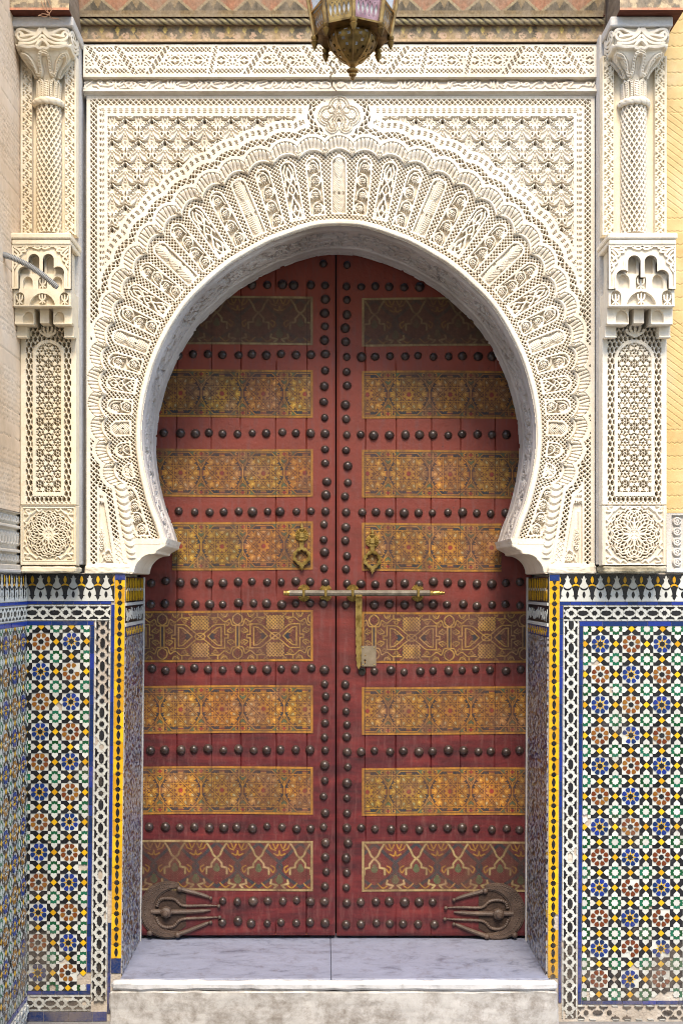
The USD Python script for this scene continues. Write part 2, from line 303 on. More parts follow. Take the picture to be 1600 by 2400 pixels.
marble('marble_sky_blue', (0.175, 0.185, 0.245), (0.075, 0.08, 0.115), (0.085, 0.07, 0.08), 0.08)  # the sky's blue reflection on the step top is put into the colour
marble('marble_edge', (0.40, 0.395, 0.40), (0.24, 0.235, 0.24), (0.14, 0.115, 0.10), 0.09)
marble('marble_riser', (0.33, 0.315, 0.30), (0.22, 0.20, 0.18), (0.10, 0.075, 0.055), 0.15)

# small mosaic of the reveals, too fine and too oblique to pick apart
mk('reveal_mosaic', {'g': ('geometry', {}), 'v': ('voronoi_texture', {'scale': 105.0, 'randomness': 0.6}), 'sc': ('separate_color', {}),
                     'r': ('rgb_ramp', {'interpolate': False, 'ramp': [(0.0, (0.26, 0.25, 0.25)), (0.44, (0.012, 0.012, 0.016)), (0.72, (0.085, 0.03, 0.01)), (0.86, (0.014, 0.022, 0.09)), (0.95, (0.22, 0.13, 0.015))]}),
                     'n3': ('noise_texture', {'scale': 90.0}), 'bp': ('bump', {'strength': 0.3, 'distance': 0.002}), 'p': ('principled_bsdf', {'roughness': 0.3})},
   [('g.position', 'v.vector'), ('v.color', 'sc.color'), ('sc.r', 'r.fac'), ('r.color', 'p.base_color'), ('v.distance', 'bp.height'), ('bp.normal', 'p.normal')])
# ================================================================ THE SETTING: ground, masonry behind
g = bx(-6, 6, -9, 6, -0.3, 0.0); p = obj('/World', 'ground', g, 'ground_stone', kind='structure', label='grey stone paving of the alley at the foot of the wall')

FH = thing('facing_house', 'unseen plain house wall across the alley, added to shape the light', 'wall')  # unseen wall behind the camera, added so the light comes from above
obj(FH, 'wall', bx(-6, 6, -7.9, -7.5, 0, 6.4), 'wall_plaster'); obj(FH, 'parapet', bx(-6, 6, -7.95, -7.45, 6.4, 6.55, 0.03), 'stucco_grey')

# ================================================================ CARVED PLASTER ARCH
ARCH = thing('plaster_arch', 'white carved plaster horseshoe arch framing the red double door', 'arch')
AX, AY = 794.0, 985.0
# inner edge of the face, half width against height, as measured
_w = np.array([(0, 524), (46, 527), (84, 536), (127, 551), (168, 567), (230, 601), (260, 620), (302, 655), (350, 702), (385, 750), (413, 801), (434, 850), (449, 901), (459, 950), (464, 1000), (463.5, 1050), (457, 1100), (446, 1150), (436, 1185), (422, 1221), (406, 1272)], float)
def _half_curve():
    c = smooth_line(_w, 10); return c
HALF = _half_curve()
_ang = np.degrees(np.arctan2(HALF[:, 0], AY - HALF[:, 1])); _rad = np.hypot(HALF[:, 0], AY - HALF[:, 1])
def r_in(th): return np.interp(np.abs(th), _ang, _rad)
NOSE = [(406, 1272), (408, 1279), (416, 1284), (428, 1291), (432, 1297), (447, 1299), (460, 1305), (472, 1316), (479, 1329), (482, 1343)]   # impost under the horseshoe's end
JAMB = 486.0
INTR = np.vstack([HALF, smooth_line(NOSE, 5)[1:], [(JAMB, 1345)]])                                      # half boundary, axis to jamb
opening = Polygon(np.vstack([np.stack([AX + INTR[:, 0], INTR[:, 1]], 1), np.stack([AX - INTR[::-1, 0], INTR[::-1, 1]], 1)])).buffer(0)

PITCH = 5.75
def Ro(th):
    t = np.radians(th); return 78 * np.cos(t) + np.sqrt(590 ** 2 - 78 ** 2 * np.sin(t) ** 2)
def sag(phi, th, k=1.0):
    W = Ro(th) * math.radians(PITCH); r = 0.6 * W * k; return r - np.sqrt(np.maximum(r * r - (phi * W) ** 2, 0))
TEND = 18.5 * PITCH
def _lobes(fn):
    th = np.arange(-TEND, TEND + 0.01, 0.125); t = th / PITCH; phi = t - np.round(t); rho = fn(th, phi)
    return np.stack([AX + rho * np.sin(np.radians(th)), AY - rho * np.cos(np.radians(th))], 1)
E_c = _lobes(lambda th, ph: Ro(th) - sag(ph, th))
I_c = _lobes(lambda th, ph: Ro(th) - 31 - 0.8 * sag(ph, th))
E_end, I_end = np.array([296.0, 1312.0]), np.array([317.0, 1292.0])
mir = lambda q: np.array([2 * AX - q[0], q[1]])
E_line = np.vstack([E_end, E_c, mir(E_end)]); I_line = np.vstack([I_end, I_c, mir(I_end)])
inE = Polygon(np.vstack([E_line, [(2 * AX - 300, 1345), (300, 1345)]])).buffer(0)
inI = Polygon(np.vstack([I_line, [(2 * AX - 330, 1300), (330, 1300)]])).buffer(0)
MED = shapely.union_all([Point(768, 270).buffer(25), Point(820, 270).buffer(25), Point(794, 250).buffer(27), Point(778, 296).buffer(16), Point(810, 296).buffer(16), Polygon([(786, 236), (802, 236), (794, 218)])])
PANEL19 = Polygon([(279, 1152), (286, 1142), (300, 1136), (313, 1141), (320, 1152), (334, 1200), (354, 1258), (316, 1258)])

ST = 1.25
GX, GY = plane_grid(203, 1393, 224, 1341, ST)
def build_face():
    x, y = GX, GY; dx, dy = x - AX, AY - y
    th = np.degrees(np.arctan2(dx, dy)); rho = np.hypot(dx, dy); t = th / PITCH; k = np.round(t); phi = t - k
    kk = np.clip(k, -18, 18)
    xs = np.where(x > AX, 2 * AX - x, x)                                # folded to the left half
    in_open = shapely.contains_xy(opening, x, y); in_E = shapely.contains_xy(inE, x, y); in_I = shapely.contains_xy(inI, x, y) & in_E
    in_M = shapely.contains_xy(MED, x, y)
    h = np.zeros_like(x); lab = np.full(x.shape, -1)
    # ---- outside the lobes
    out = ~in_E & ~in_M
    pts = np.vstack([dense(E_line, 1.0), dense(np.array(MED.exterior.coords), 1.0)]); tree = cKDTree(pts)
    arc = np.arange(len(pts)) * 1.0
    d, ix = tree.query(np.stack([x.ravel(), y.ravel()], 1)); dO = d.reshape(x.shape); sO = arc[ix].reshape(x.shape)
    sE = np.where((np.abs(th) < TEND) & (np.hypot(x - AX, y - 268) > 95), np.radians(th) * 672 + 3, sO)
    m = np.minimum(np.minimum(x - 207, 1393 - 4 - x), y - 227)
    vert = (np.minimum(x - 207, 1389 - x) < y - 227); sR = np.where(vert, y, x)
    lat = lambda s, n, c, w: carve(lattice(s, n, c), w, 0.030, 0.8)
    chain = lambda s, n: -0.010 * np.maximum(sstep(0.7, 0.0, np.abs(np.abs(n) - 4.0) - 0.55) * (np.mod(s, 14) < 6.0), sstep(0.5, 0, np.hypot((np.mod(s + 3.3, 14) - 7.0) / 3.6, n / 1.0) - 0.7))
    zr = (m > 5) & (m < 19); zE = (dO > 9) & (dO < 22)
    ho = np.zeros_like(x)
    ho = np.where(zE & (m > 5), lat(sE, dO - 15.5, 12.6, 1.65), ho)
    ho = np.where(zr & (dO > 9), lat(sR, m - 12, 13.0, 1.75), ho)
    ho = np.where((dO > 31) & (dO < 45) & (m > 25), chain(sE, dO - 38), ho)
    ho = np.where((m > 25) & (m < 39) & (dO > 31), chain(sR, m - 32), ho)
    field = (m > 45) & (dO > 51) & (y < 700)
    ho = np.where(field, spandrel(x - 293.0 - 0.0, y - 283.0), ho)
    # triangles at the foot: fruit and leaf work
    tri = (m > 25) & (dO > 31) & (y > 1180)
    ho = np.where(tri, foot_triangle(xs, y), ho)
    h = np.where(out, ho, h)
    lab = np.where(out, np.where(field, np.where(x < AX, 1, 2), 0), lab)
    # ---- medallion
    mt = kd([circ(776, 258, 8, 20, -60, 250), circ(812, 258, 8, 20, -70, 240), np.array(MED.buffer(-4).exterior.coords), np.array(MED.buffer(-10).exterior.coords),
             smooth_line([(794, 232), (786, 262), (768, 285), (776, 302)]), smooth_line([(794, 232), (802, 262), (820, 285), (812, 302)]), smooth_line([(794, 250), (780, 290), (786, 306)]), smooth_line([(794, 250), (808, 290), (802, 306)]),
             smooth_line([(752, 272), (766, 280), (784, 268)]), smooth_line([(836, 272), (822, 280), (804, 268)])])
    hm = 0.004 - 0.009 * sstep(1.6, 0.5, kdist(mt, x, y)) - 0.004 * sstep(0.75, 0.9, np.sin(x * 0.9) * np.sin(y * 0.9))
    h = np.where(in_M & ~in_E, hm, h); lab = np.where(in_M & ~in_E, 3, lab)
    # ---- shell band between E and I
    band = in_E & ~in_I
    depth_in = np.where(np.abs(th) < TEND, (Ro(th) - sag(phi, th) - rho) / 31.0, 0)
    a = np.abs(phi) * 2
    fl = np.abs(np.sin(np.pi * (4.0 * a ** 0.9 + 0.9 * depth_in * (1 - a))))
    hb = -0.004 - 0.013 * sstep(0.1, 0.80, depth_in) + 0.010 * np.minimum(fl, 0.55) / 0.55 - 0.006 - 0.004 * sstep(0.12, 0.0, depth_in)
    hb = np.where(depth_in > 0.74, -0.016 + 0.009 * np.sin(np.clip((depth_in - 0.74) / 0.26, 0, 1) * np.pi), hb)
    cusp = np.hypot((0.5 - np.abs(phi)) * Ro(th) * math.radians(PITCH), (depth_in - 0.62) * 31)      # small scrolls in the cusps
    hb = np.where(cusp < 7, np.maximum(hb, -0.004 + 0.006 * (1 - (cusp / 7) ** 2) - 0.008 * sstep(2.2, 1.0, np.abs(cusp - 3))), hb)
    # straight rope at the foot
    e0, e1, i0, i1 = E_c[0], E_end, I_c[0], I_end
    nE = np.array([e1[1] - e0[1], -(e1[0] - e0[0])]); Ln = np.hypot(*nE); nE /= Ln
    v = ((xs - e0[0]) * nE[0] + (y - e0[1]) * nE[1]); s = ((xs - e0[0]) * -nE[1] + (y - e0[1]) * nE[0]); vv = np.clip(v / 27.0, 0, 1)
    rope = -0.010 + 0.016 * np.sqrt(np.clip(1 - (vv * 2 - 1) ** 2, 0, 1)) - 0.009 * sstep(0.8, 0.97, np.abs(np.sin(np.pi * (s / 17.0 + 0.9 * (vv - 0.5) ** 2 * 2 - vv * 0.5))))
    rope = np.where(y > 1309, 0.0, rope)
    hb = np.where(np.abs(th) >= TEND, rope, hb)
    h = np.where(band, hb, h); lab = np.where(band, np.where(np.abs(th) < TEND, 100 + kk, np.where(x < AX, 4, 5)), lab)
    # ---- voussoirs
    base = -0.016
    pin, pout = r_in(kk * PITCH) + 24, Ro(kk * PITCH) - 31 - 11
    thk = np.radians(kk * PITCH); q = dx * np.cos(thk) - dy * np.sin(thk); pr = dx * np.sin(thk) + dy * np.cos(thk)
    half = 19.5
    cap = np.where(pr > pout - half, np.hypot(q, pr - (pout - half)) - half, np.maximum(np.abs(q) - half, pin - pr))     # signed distance to the capsule
    kg = np.floor(t) + 0.5; qg = rho * np.radians(th - kg * PITCH)
    hv = base + carve(lattice(rho, qg, 9.8), 1.35, 0.026, 0.8)
    inner = voussoir(q, pr, pin + 5, pout - 5, kk)
    hv = np.where(cap < 0, np.where(cap > -5.2, base + 0.001, base + inner), hv)
    capm = (cap < 0) & (np.abs(th) < TEND)
    # the long last panels
    d19 = shapely.distance(shapely.points(xs.ravel(), y.ravel()), PANEL19.exterior).reshape(x.shape) if False else None
    foot = (np.abs(th) >= TEND)
    in19 = shapely.contains_xy(PANEL19, xs, y) & foot; core19 = shapely.contains_xy(PANEL19.buffer(-5), xs, y)
    ax0, ax1 = np.array([300, 1140.0]), np.array([334, 1262.0]); ad = (ax1 - ax0) / np.hypot(*(ax1 - ax0))
    sp, sq = (xs - ax0[0]) * ad[0] + (y - ax0[1]) * ad[1], (xs - ax0[0]) * -ad[1] + (y - ax0[1]) * ad[0]
    h19 = base + np.where(core19, fruit(sq, 118 - sp, 118, 4), 0.001)
    hl = base + carve(lattice(sp, sq, 9.8), 1.35, 0.026, 0.8)
    hl = np.where((y > 1273) | (xs > 373), 0.0, hl)
    hv = np.where(foot, np.where(in19, h19, hl), hv)
    rim = rho - r_in(th)
    hv = np.where((rim < 12.5) & (y < 1275), base + 0.004, hv)
    h = np.where(in_I, hv, h)
    lab = np.where(in_I, np.where(capm, 200 + kk, np.where(in19, np.where(x < AX, 300, 301), 0)), lab)
    h = np.where((y > 1275) & in_I, -0.004, h)
    # a rough plaster lip along the foot
    h = np.where((y > 1322) & (out | (xs < 300)), 0.004 * fbm(x, y, 0.12, 3), h)
    keep = ~shapely.contains_xy(opening.buffer(-2.0), x, y)
    return h, lab, keep

def spandrel(x, y):
    """ogee scale diaper, drawn once in a tile 62 x 102 with a half drop"""
    n = 4; u, v = np.meshgrid(np.arange(0, 62, 1 / n), np.arange(0, 102, 1 / n))
    L, dots, holes = [], [], []
    for ox, oy in ((0, 0), (31, 51), (62, 0), (-31, 51), (93, 51), (31, -51), (-31, -51), (0, 102), (62, 102), (93, -51), (31, 153)):
        o = np.array([ox, oy]); P = lambda a: smooth_line(np.array(a, float) + o)
        for sx in (-1, 1):
            Q = lambda a: P([(sx * i, j) for i, j in a])
            L += [(Q([(30, 26), (27, 30), (24, 37)]), 2.3), (Q([(2, -4), (12, 6), (22, 13), (29, 19)]), 2.5), (Q([(29, 20), (25, 30), (20, 38)]), 1.0), (circ(sx * 24 + ox, 29 + oy, 4.6, 14), 1.7),
                  (Q([(30.5, 39), (24, 43), (17, 43), (9, 36), (4, 27)]), 1.5), (Q([(2, 14), (9, 22), (16, 26)]), 0.9), (Q([(3, 33), (6, 44), (5, 54)]), 0.7)]
            dots += [(sx * 13 + ox, 15 + oy, 3.1), (sx * 18 + ox, 21 + oy, 2.6), (sx * 8 + ox, 13 + oy, 2.2), (sx * 13 + ox, 37 + oy, 3.0), (sx * 7.5 + ox, 32 + oy, 2.2), (sx * 18.5 + ox, 39 + oy, 2.4)]
            holes += [(sx * 24 + ox, 29 + oy, 1.3, 3.2), (sx * 12 + ox, 47 + oy, 0.9, 0.9), (sx * 16 + ox, 51 + oy, 0.9, 0.9), (sx * 9 + ox, 52 + oy, .9, .9), (sx * 13 + ox, 56 + oy, .9, .9), (sx * 19 + ox, 57 + oy, .9, .9), (sx * 8 + ox, 3 + oy, 1.15, 1.15), (sx * 15 + ox, 8 + oy, 1.15, 1.15), (sx * 22 + ox, 13 + oy, 1.15, 1.15)]
        dots += [(ox, 20 + oy, 2.6), (ox - 4, 26 + oy, 2.4), (ox + 4, 26 + oy, 2.4), (ox, 31 + oy, 2.6), (ox, 39 + oy, 2.4), (ox, 46 + oy, 2.8)]
        holes += [(ox, oy, 3.2, 4.2), (ox + 31, 17 + oy, 1.4, 6.0)]
    hh = np.full(u.shape, -0.0085)
    for w in (2.5, 2.3, 1.7, 1.5, 1.0, 0.9, 0.7):
        ls = [l for l, ww in L if ww == w]
        if ls: hh = np.maximum(hh, -0.0085 + (0.0095 if w > 0.95 else 0.006) * sstep(w + 0.9, w - 0.2, kdist(kd(ls, 0.4), u, v)))
    for cx, cy, r in dots:
        hh = np.maximum(hh, -0.0085 + 0.0085 * np.sqrt(np.clip(1 - ((u - cx) ** 2 + (v - cy) ** 2) / r ** 2, 0, 1)))
    for cx, cy, a, b in holes:
        hh = np.minimum(hh, np.where(np.abs(u - cx) / a + np.abs(v - cy) / b < 1.25, -0.032 if a > 1.2 else -0.020, 1))
    for oy in (0, 51):                                                       # undercut below each scalloped hem
        ox = 0 if oy == 0 else 31
        uu = np.mod(u - ox + 31, 62) - 31; e = 43 - 5 * np.abs(np.cos(np.pi * (np.abs(uu) - 19) / 31)) * 0 + np.where(np.abs(uu) < 9, -60, 0) - np.clip((np.abs(uu) - 22) / 9, 0, 1) * 5
        dv = np.mod(v - oy, 102) - e
        hh = np.where((dv > 2) & (dv < 4.2) & (np.abs(uu) > 9), np.minimum(hh, -0.018), hh)
    hh = gaussian_filter(hh, 1.0, mode='wrap')
    iu = np.mod((np.mod(x, 62) * n).astype(int), u.shape[1]); iv = np.mod((np.mod(y, 102) * n).astype(int), u.shape[0])
    return hh[iv, iu]

def fruit(q, p, L, n):
    """stems and pitted fruit, n along the length"""
    hh = np.full(q.shape, -0.018); step = L / n; ls = []
    cl, cd = [], []
    for i in range(n):
        c = (i + 0.42) * step; sx = 1 if i % 2 else -1; r = min(8.4, step * 0.33)
        cl.append((1.5 * sx, c, r)); ls += [circ(1.5 * sx, c, r + 4.2, 20, -30 if sx > 0 else 40, 200 if sx > 0 else 270), smooth_line([(-12 * sx, c - step * .45), (-10 * sx, c), (-4 * sx, c + step * .4), (8 * sx, c + step * 0.52)]), smooth_line([(9 * sx, c - r), (12 * sx, c), (8 * sx, c + r)])]
    hh = np.maximum(hh, carve(kdist(kd(ls, 0.7), q, p, 12), 1.45, 0.018, 0.9))
    ang = 0
    for cx, cy, r in cl:
        rr = np.hypot(q - cx, p - cy); b = -0.018 + 0.020 * np.sqrt(np.clip(1 - (rr / (r + .6)) ** 2, 0, 1)) ** 0.5
        pit = np.maximum(np.abs(np.mod(q - cx + (p - cy) * 0.5, 3.9) - 1.95), np.abs(np.mod(p - cy, 3.9) - 1.95)) < 0.95
        hh = np.where(rr < r, np.where(pit & (rr < r * 0.75), -0.011, b), hh)
        teeth = (rr > r + 1.0) & (rr < r + 3.6); a2 = np.arctan2(p - cy, q - cx)
        hh = np.where(teeth & (np.sin(a2 * 14) > 0.1), np.maximum(hh, -0.003), hh)
    return hh

def voussoir(q, p, p0, p1, k):
    kind = np.mod(np.abs(k), 4); out = np.full(q.shape, -0.011)
    for kv in range(0, 19):
        m = (np.abs(k) == kv)
        if not m.any(): continue
        qq, L = np.where(k[m] < 0, -q[m], q[m]), (p1 - p0)[m]; pp = p[m] - p0[m]; Lm = float(L[0])
        if kv % 4 == 0:                                                          # bright feathered leaf
            u = pp / Lm; c1 = np.abs(qq); w = 12 * np.abs(np.sin(np.pi * (u * 1.5 + 0.04))) ** 0.6 + 1.5
            v = -0.002 - 0.0035 * sstep(0.72, 0.95, np.abs(np.sin(np.pi * (pp / 5.5 - c1 / 5.0)))) - 0.006 * sstep(-0.5, 0.9, c1 - w) + 0.002 * np.cos(c1 / 12 * np.pi / 2)
            v = np.where(np.abs(qq) / 1.9 + np.abs(pp - Lm * 0.36) / 3.4 < 1, -0.022, v)
            v = np.where((np.abs(c1 - 11.5) < 2.2) & ((u > 0.9) | (np.abs(u - 0.36) < .03)), -0.012, v)
            out[m] = v
        elif kv % 4 == 2:                                                        # symmetrical strapwork
            a = np.abs(qq); f = Lm
            ls = [smooth_line([(0, .02 * f), (7, .12 * f), (10, .22 * f), (3, .34 * f), (0, .42 * f)]), smooth_line([(12, .04 * f), (11, .2 * f), (4, .3 * f)]), smooth_line([(0, .42 * f), (9, .52 * f), (0, .64 * f), (-1, .66 * f)]),
                  smooth_line([(12, .42 * f), (10, .5 * f)]), smooth_line([(0, .64 * f), (9, .74 * f), (11, .86 * f), (5, .96 * f)]), smooth_line([(2, .70 * f), (5, .80 * f), (0, .92 * f)]), smooth_line([(12, .6 * f), (11, .72 * f)]), [(0, .02 * f), (13, .02 * f)], smooth_line([(3, .14 * f), (0, .24 * f)]), [(0, .50 * f), (0, .56 * f)]]
            out[m] = carve(kdist(kd([np.array(l) for l in ls], 0.6), a, pp, 12), 1.1 + 1.15 * min(1.0, Lm / 110), 0.020, 0.9)
        else:
            out[m] = fruit(qq, pp, Lm, max(2, int(round(Lm / 31))))
    return out

def foot_triangle(x, y):
    hh = np.full(x.shape, -0.011); ls = [[(231, 1200), (231, 1322)], [(231, 1322), (268, 1322)], smooth_line([(240, 1300), (256, 1290), (266, 1318)]), smooth_line([(238, 1240), (246, 1290), (238, 1318)])]
    hh = carve(kdist(kd([np.array(l, float) for l in ls], .7), x, y, 12), 1.6, 0.011)
    for cx, cy, rx, ry in ((237, 1266, 7, 24), (255, 1308, 11, 8)):
        rr = np.hypot((x - cx) / rx, (y - cy) / ry); pit = (np.mod(x + y * .5, 4.4) < 2) & (np.mod(y, 4.4) < 2)
        hh = np.where(rr < 1, np.where(pit & (rr < .85), -0.008, -0.001), hh)
    return hh

_h, _lab, _keep = build_face()
FACE_H = _h
_P = np.stack([X(GX) + 0 * _h, -_h, Z(GY)], -1); _N = normals_of(_P)
if _N[5, 5, 1] > 0: _N = -_N
_cl = _lab[:-1, :-1]; _k = _keep[:-1, :-1] & _keep[1:, 1:]
def face_part(parent, name, mask, label=None):
    pr = grid_mesh(_P, path_for(parent, name), 'stucco', keep=mask & _k, N=_N)
    if pr: keys(pr, label)
face_part(ARCH, 'interlaced_border', _cl == 0)
face_part(ARCH, 'spandrel', _cl == 1); face_part(ARCH, 'spandrel', _cl == 2)
face_part(ARCH, 'medallion', _cl == 3, 'lobed palmette medallion at the crown')
for k in range(-18, 19): face_part(ARCH, 'shell_lobe', _cl == 100 + k)
for l in (4, 5): face_part(ARCH, 'rope_band', _cl == l)
for k in range(-18, 19): face_part(ARCH, 'voussoir_panel', _cl == 200 + k)
for l in (300, 301): face_part(ARCH, 'voussoir_panel', _cl == l, 'long voussoir panel at the foot of the arch')

# ---- rim moulding and soffit, swept along the inner edge
def sweep_edge(curve, prof, name, mat, noise=None, label=None):
    """curve: 2d points (axis units); prof: list of (offset outward from the opening in px, y in metres)"""
    c = np.asarray(curve); t = np.gradient(c, axis=0); t /= np.linalg.norm(t, axis=1, keepdims=True); n = np.stack([t[:, 1], -t[:, 0]], 1)
    mid = c[len(c) // 2]
    if np.dot(n[len(c) // 2], mid - np.array([AX, AY])) < 0: n = -n
    prof = np.asarray(prof, float); P = np.zeros((len(prof), len(c), 3))
    s = np.r_[0, np.cumsum(np.linalg.norm(np.diff(c, axis=0), axis=1))]
    for i, (o, yy) in enumerate(prof):
        oo = o + (noise(s, yy) if noise is not None else 0)
        q = c + n * np.reshape(oo, (-1, 1)) if np.ndim(oo) else c + n * oo
        P[i] = np.stack([X(q[:, 0]), np.full(len(c), yy), Z(q[:, 1])], 1)
    N = normals_of(P); ctr = np.array([X(AX), 0.2, Z(AY)])
    inward = np.einsum('ijk,ijk->ij', N, ctr - P).mean()
    flip = inward < 0
    pr = grid_mesh(P, path_for(ARCH, name), mat, N=-N if flip else N, flip=flip); keys(pr, label)
full = np.vstack([np.stack([AX - HALF[::-1, 0], HALF[::-1, 1]], 1), np.stack([AX + HALF[1:, 0], HALF[1:, 1]], 1)])
full = np.stack([np.interp(np.linspace(0, 1, 1400), np.linspace(0, 1, len(full)), full[:, i]) for i in (0, 1)], 1)
DEP = 0.395
a = np.linspace(0, np.pi / 2, 6)
sweep_edge(full, [(13.0, 0.016), (13.0, 0.009)] + [(10.5 - 0.4 * k, 0.004 - 0.003 * k / 5) for k in range(6)] + [(4 - 4 * np.sin(t), 0.001 + 0.010 * (1 - np.cos(t))) for t in a], 'rim', 'stucco', lambda s, v: 1.3 * (fbm(s, s * 0, 0.02, 77, 4) - 0.5) * (v < 0.008) + 0.5 * (fbm(s, s * 0 + v * 900, 0.12, 78, 3) - 0.5))
yy = np.linspace(0.011, DEP, 120); pr = []
for v in yy:
    u = v / DEP; o = 0.0
    if u < 0.08: o = 0
    elif u < 0.16: o = 2.5 * np.sin((u - .08) / .08 * np.pi)
    elif u < 0.24: o = -1.5
    elif u < 0.74: o = 2.0
    elif u < 0.80: o = -1.0
    elif u < 0.90: o = 1.5 * np.sin((u - .8) / .1 * np.pi)
    else: o = 0.0
    pr.append((o, v))
def soff_noise(s, v):
    u = v / DEP
    if 0.27 < u < 0.72: return 9.0 * sstep(0.50, 0.58, fbm(s * 0.7, np.full_like(s, v / S * 0.8), 0.11, 11, 3)) - 0.5
    if 0.02 < u < 0.08 or u > 0.91: return 3.0 * sstep(0.5, 0.60, fbm(s * 0.6, np.full_like(s, v / S), 0.12, 5, 3))
    return 0.25 * fbm(s, np.full_like(s, v / S), 0.05, 8, 3)
sweep_edge(full, pr, 'soffit', 'stucco_soffit_shade', soff_noise, 'carved underside of the arch in shade')
# imposts: extruded noses at both feet
nose = smooth_line(NOSE, 5)
for sx in (-1, 1):
    pl = np.vstack([[(402, 1262)], nose, [(JAMB, 1345), (JAMB + 40, 1345), (JAMB + 40, 1262)]])
    poly = Polygon([(X(AX + sx * q[0]), Z(q[1])) for q in pl]).buffer(0)
    m = trimesh.creation.extrude_polygon(poly, DEP - 0.006 + 0.01); m.apply_transform(np.array([[1, 0, 0, 0], [0, 0, 1, 0.0015], [0, 1, 0, 0], [0, 0, 0, 1.0]])); m.fix_normals()
    obj(ARCH, 'impost', m, 'stucco', smooth=30)
# ---------------------------------------------------------------- frieze and inscription above the arch (parts of the arch)
def relief(parent, name, px0, px1, py0, py1, hfun, y0=0.0, mat='stucco', step=1.25, label=None, skirt=0.0, cat=None):
    """a carved slab facing the street; px, py as seen on its plane; hfun(x, y) metres towards the viewer; y0 = where the plane stands"""
    gx, gy = plane_grid(px0, px1, py0, py1, step); h = hfun(gx, gy)
    yy = y0 - h
    if skirt > 0:
        ring = np.zeros(h.shape, bool); ring[0] = ring[-1] = ring[:, 0] = ring[:, -1] = True
        yy = np.where(ring, y0 + skirt, yy)
    P = np.stack([X(gx, y0), yy, Z(gy, y0)], -1); N = normals_of(P)
    if N[2:-2, 2:-2, 1].mean() > 0: N = -N
    pr = grid_mesh(P, path_for(parent, name), mat, N=N); keys(pr, label, cat)
    return pr

def frieze_h(x, y):
    x = x - 194; h = np.zeros_like(x)
    top, bot = np.abs(y - 115.5), np.abs(y - 165)
    la = lambda s, n, c, w: carve(lattice(s, n, c), w, 0.026, 0.8)
    # the band bends: cartouches of changing length, parted by slanting strips
    xs = [34, 100, 176, 305, 404, 470, 540, 606, 672, 738, 800, 905, 1010, 1084, 1150]
    kinds = [1, 1, -1, 0, -1, 1, 1, -1, 1, -1, 0, 0, -1, 1, 1]
    strip = np.zeros(x.shape, bool); hs = np.zeros_like(x); white = np.zeros(x.shape, bool)
    for xc, kd_ in zip(xs, kinds):
        sl = -0.70 * kd_ if kd_ else (0.22)
        u = x - (xc + (y - 140) * (-sl)); w = 5.2 if kd_ else 4.2; dn = u / math.hypot(1, sl)
        m = (np.abs(dn) < w + 5.0) & (y > 108) & (y < 173); inn = (np.abs(dn) < w)
        hs = np.where(m, np.where(inn, la(y * 1.0, dn, 9.4, 1.45), 0), hs); strip |= m
    h = np.where((top < 4.8) | (bot < 4.8), la(x, np.where(top < 4.8, y - 115.5, y - 165), 9.6, 1.45), 0)
    mid = (y > 127.5) & (y < 153)
    u = np.mod(x, 54) - 27; v = y - 140.5; ls = []
    for sx in (-1, 1):
        for sy in (-1, 1):
            ls += [smooth_line([(0, 0), (sx * 6, sy * 5), (sx * 12, sy * 2), (sx * 20, sy * 9), (sx * 27, sy * 12)]), smooth_line([(sx * 4, sy * 12), (sx * 10, sy * 8), (sx * 16, sy * 12)]), smooth_line([(sx * 12, sy * 2), (sx * 22, 0), (sx * 27, sy * 4)]), smooth_line([(0, sy * 4), (0, sy * 12)])]
    hm = carve(kdist(kd(ls, 0.6), u, v, 12), 2.3, 0.022, 0.8)
    h = np.where(mid, hm, h); h = np.where(strip, hs, h)
    h = np.where((x < 6) | (x > 1196), 0, h)
    cr = np.abs(x + 194 - (777 + 4 * np.sin(y * .2) + 3 * (fbm(x * 0, y, .1, 5) - .5)))
    h = np.where((y > 140) & (cr < 1.0), -0.020, h)
    return h - 0.0015 * fbm(x, y, 0.04, 21)
relief(ARCH, 'frieze', 193, 1401, 101, 181, frieze_h, y0=-0.012, skirt=0.045, label='long frieze of interlaced cartouches')

